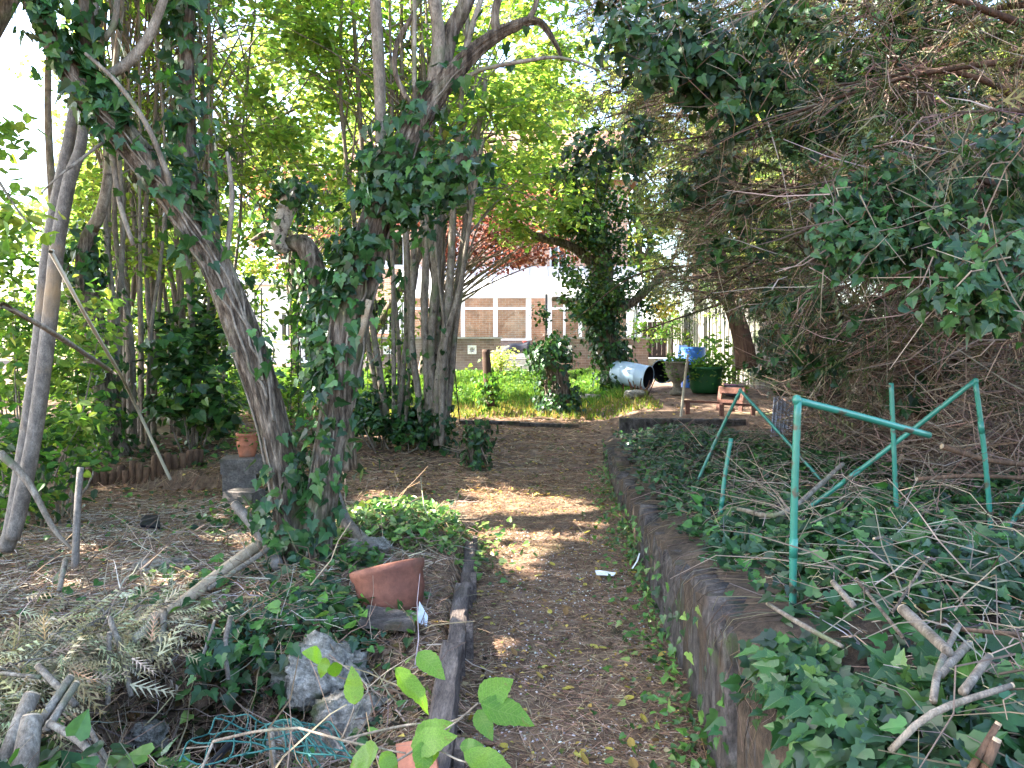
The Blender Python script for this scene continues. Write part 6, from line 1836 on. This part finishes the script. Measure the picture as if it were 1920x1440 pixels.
for k in range(9):
    mb = MB(); a = mp_(rng.uniform(.3, 1), 1); e = W(rng.uniform(560, 680), rng.uniform(1400, 1460), 2.5)
    mb.tube([a, (a + e) / 2 + [0, 0, .05], e], .003, 5, .03); mb.build("wire", M['wiregreen'], t, True)
mb = MB(); mb.tube([W(452, 1372, 2.75), W(380, 1450, 2.5)], .013, 10); tag(mb.build("plastic_pipe", M['black']), "short black plastic pipe under the green wire mesh", "pipe")

# ------------------------------------------------------------------ leafy shoot in the foreground
fb = thing("leafy_shoot", W(790, 1460, 1.5), "fresh green shoot with broad leaves at the bottom of the picture", "shoot")
for pts in ([(640, 1387, 1.62, 2.6), (760, 1360, 1.6, 2.4), (850, 1352, 1.58, 2.2), (897, 1318, 1.57, 2)], [(690, 1460, 1.5, 2.5), (800, 1392, 1.55, 2.3), (868, 1345, 1.56, 1.8)],
            [(560, 1365, 1.7, 2.6), (640, 1387, 1.62, 2.8), (720, 1405, 1.55, 2.2), (760, 1412, 1.5, 1.6)], [(640, 1387, 1.62, 2), (660, 1340, 1.6, 1.6), (664, 1322, 1.6, 1.2)],
            [(800, 1392, 1.55, 2), (860, 1425, 1.5, 1.8), (905, 1432, 1.48, 1.4)], [(400, 1390, 1.9, 3), (480, 1372, 1.8, 3), (560, 1365, 1.7, 2.8)],
            [(664, 1322, 1.6, 1.2), (690, 1290, 1.62, 1.4), (640, 1245, 1.64, 1.4), (612, 1232, 1.65, 1)], [(690, 1290, 1.62, 1.4), (725, 1260, 1.62, 1.2), (780, 1225, 1.62, 1)]):
    P, R = pxpath(pts); mb = MB(); mb.tube(P, R, 7, .01); mb.build("stem", M['hbark'], fb, True)
# the canes that carry the shoot, rooted in the ground below the picture
for a_, b_ in (((690, 1460, 1.5), (-.38, 1.42)), ((400, 1390, 1.9), (-.8, 1.86))):
    p_ = W(*a_); g_ = np.array([b_[0], b_[1], float(gz(b_[0], b_[1])) - .05])
    mb = MB(); mb.tube([g_, (g_ + p_) / 2 + [-.04, -.03, .03], p_], [.006, .0045, .0028], 7, .03); mb.build("stem", M['hbark'], fb, True)
nseg = 14
def broad(seed):
    r2 = np.random.default_rng(seed); pts = []
    prof = lambda t_: .33 * math.sin(math.pi * min(1, t_ ** .75)) ** .85 * (1 - .25 * t_)
    V = []; Fq = []
    for k in range(nseg + 1):
        t_ = k / nseg; w_ = max(prof(t_), .004); ser = 1 + (.05 if k % 2 else -.03)
        zc = -.12 * t_ * t_ + .03 * math.sin(t_ * 9 + seed)
        for f in (-1, -.5, 0, .5, 1):
            V.append((t_ + (.02 * abs(f)), f * w_ * ser, zc + .16 * abs(f) * w_ + .012 * math.sin(k * 2.1 + f * 2) * abs(f)))
    for k in range(nseg):
        for q in range(4):
            a = k * 5 + q; Fq.append((a, a + 1, a + 6, a + 5))
    me = bpy.data.meshes.new("leaf"); me.from_pydata(V, [], Fq); me.materials.append(M['green_one'])
    for p in me.polygons: p.use_smooth = True
    return me
BM = [broad(s) for s in (1, 2, 3)]
LV = [((664, 1322), (662, 1250), 1.6, .75), ((612, 1232), (600, 1272), 1.65, .8), ((604, 1232), (572, 1222), 1.65, .9), ((625, 1240), (632, 1272), 1.64, .9), ((738, 1252), (812, 1332), 1.62, .62), ((783, 1222), (833, 1270), 1.62, .75),
      ((897, 1316), (962, 1274), 1.57, .95), ((900, 1320), (1004, 1352), 1.56, .75), ((895, 1330), (922, 1386), 1.56, .8), ((778, 1392), (848, 1352), 1.55, .95), ((862, 1400), (905, 1396), 1.5, .8), ((868, 1410), (970, 1448), 1.48, .6),
      ((712, 1405), (648, 1440), 1.53, .9), ((715, 1410), (745, 1455), 1.52, .9), ((790, 1390), (795, 1460), 1.53, .85), ((812, 1395), (790, 1450), 1.54, .7), ((770, 1400), (852, 1378), 1.53, .8)]
for k, (a, b, Yk, wd) in enumerate(LV):
    p0, p1 = W(*a, Yk), W(*b, Yk - .03 * (k % 3) + .02)
    ax = Vector(p1 - p0); L = ax.length; ax.normalize()
    view = Vector(np.array([0, 0, CAMZ]) - p0).normalized()
    nrm = (view + Vector((rng.normal(0, .35), rng.normal(0, .2), .55 + rng.normal(0, .2)))); nrm = (nrm - ax * nrm.dot(ax)).normalized()
    bb = nrm.cross(ax)
    mt = Matrix((ax * L, bb * L * wd * 1.25, nrm * L)).transposed().to_4x4(); mt.translation = Vector(p0) - fb.location
    o = bpy.data.objects.new("leaf", BM[k % 3]); COL.objects.link(o); o.parent = fb; o.matrix_local = mt
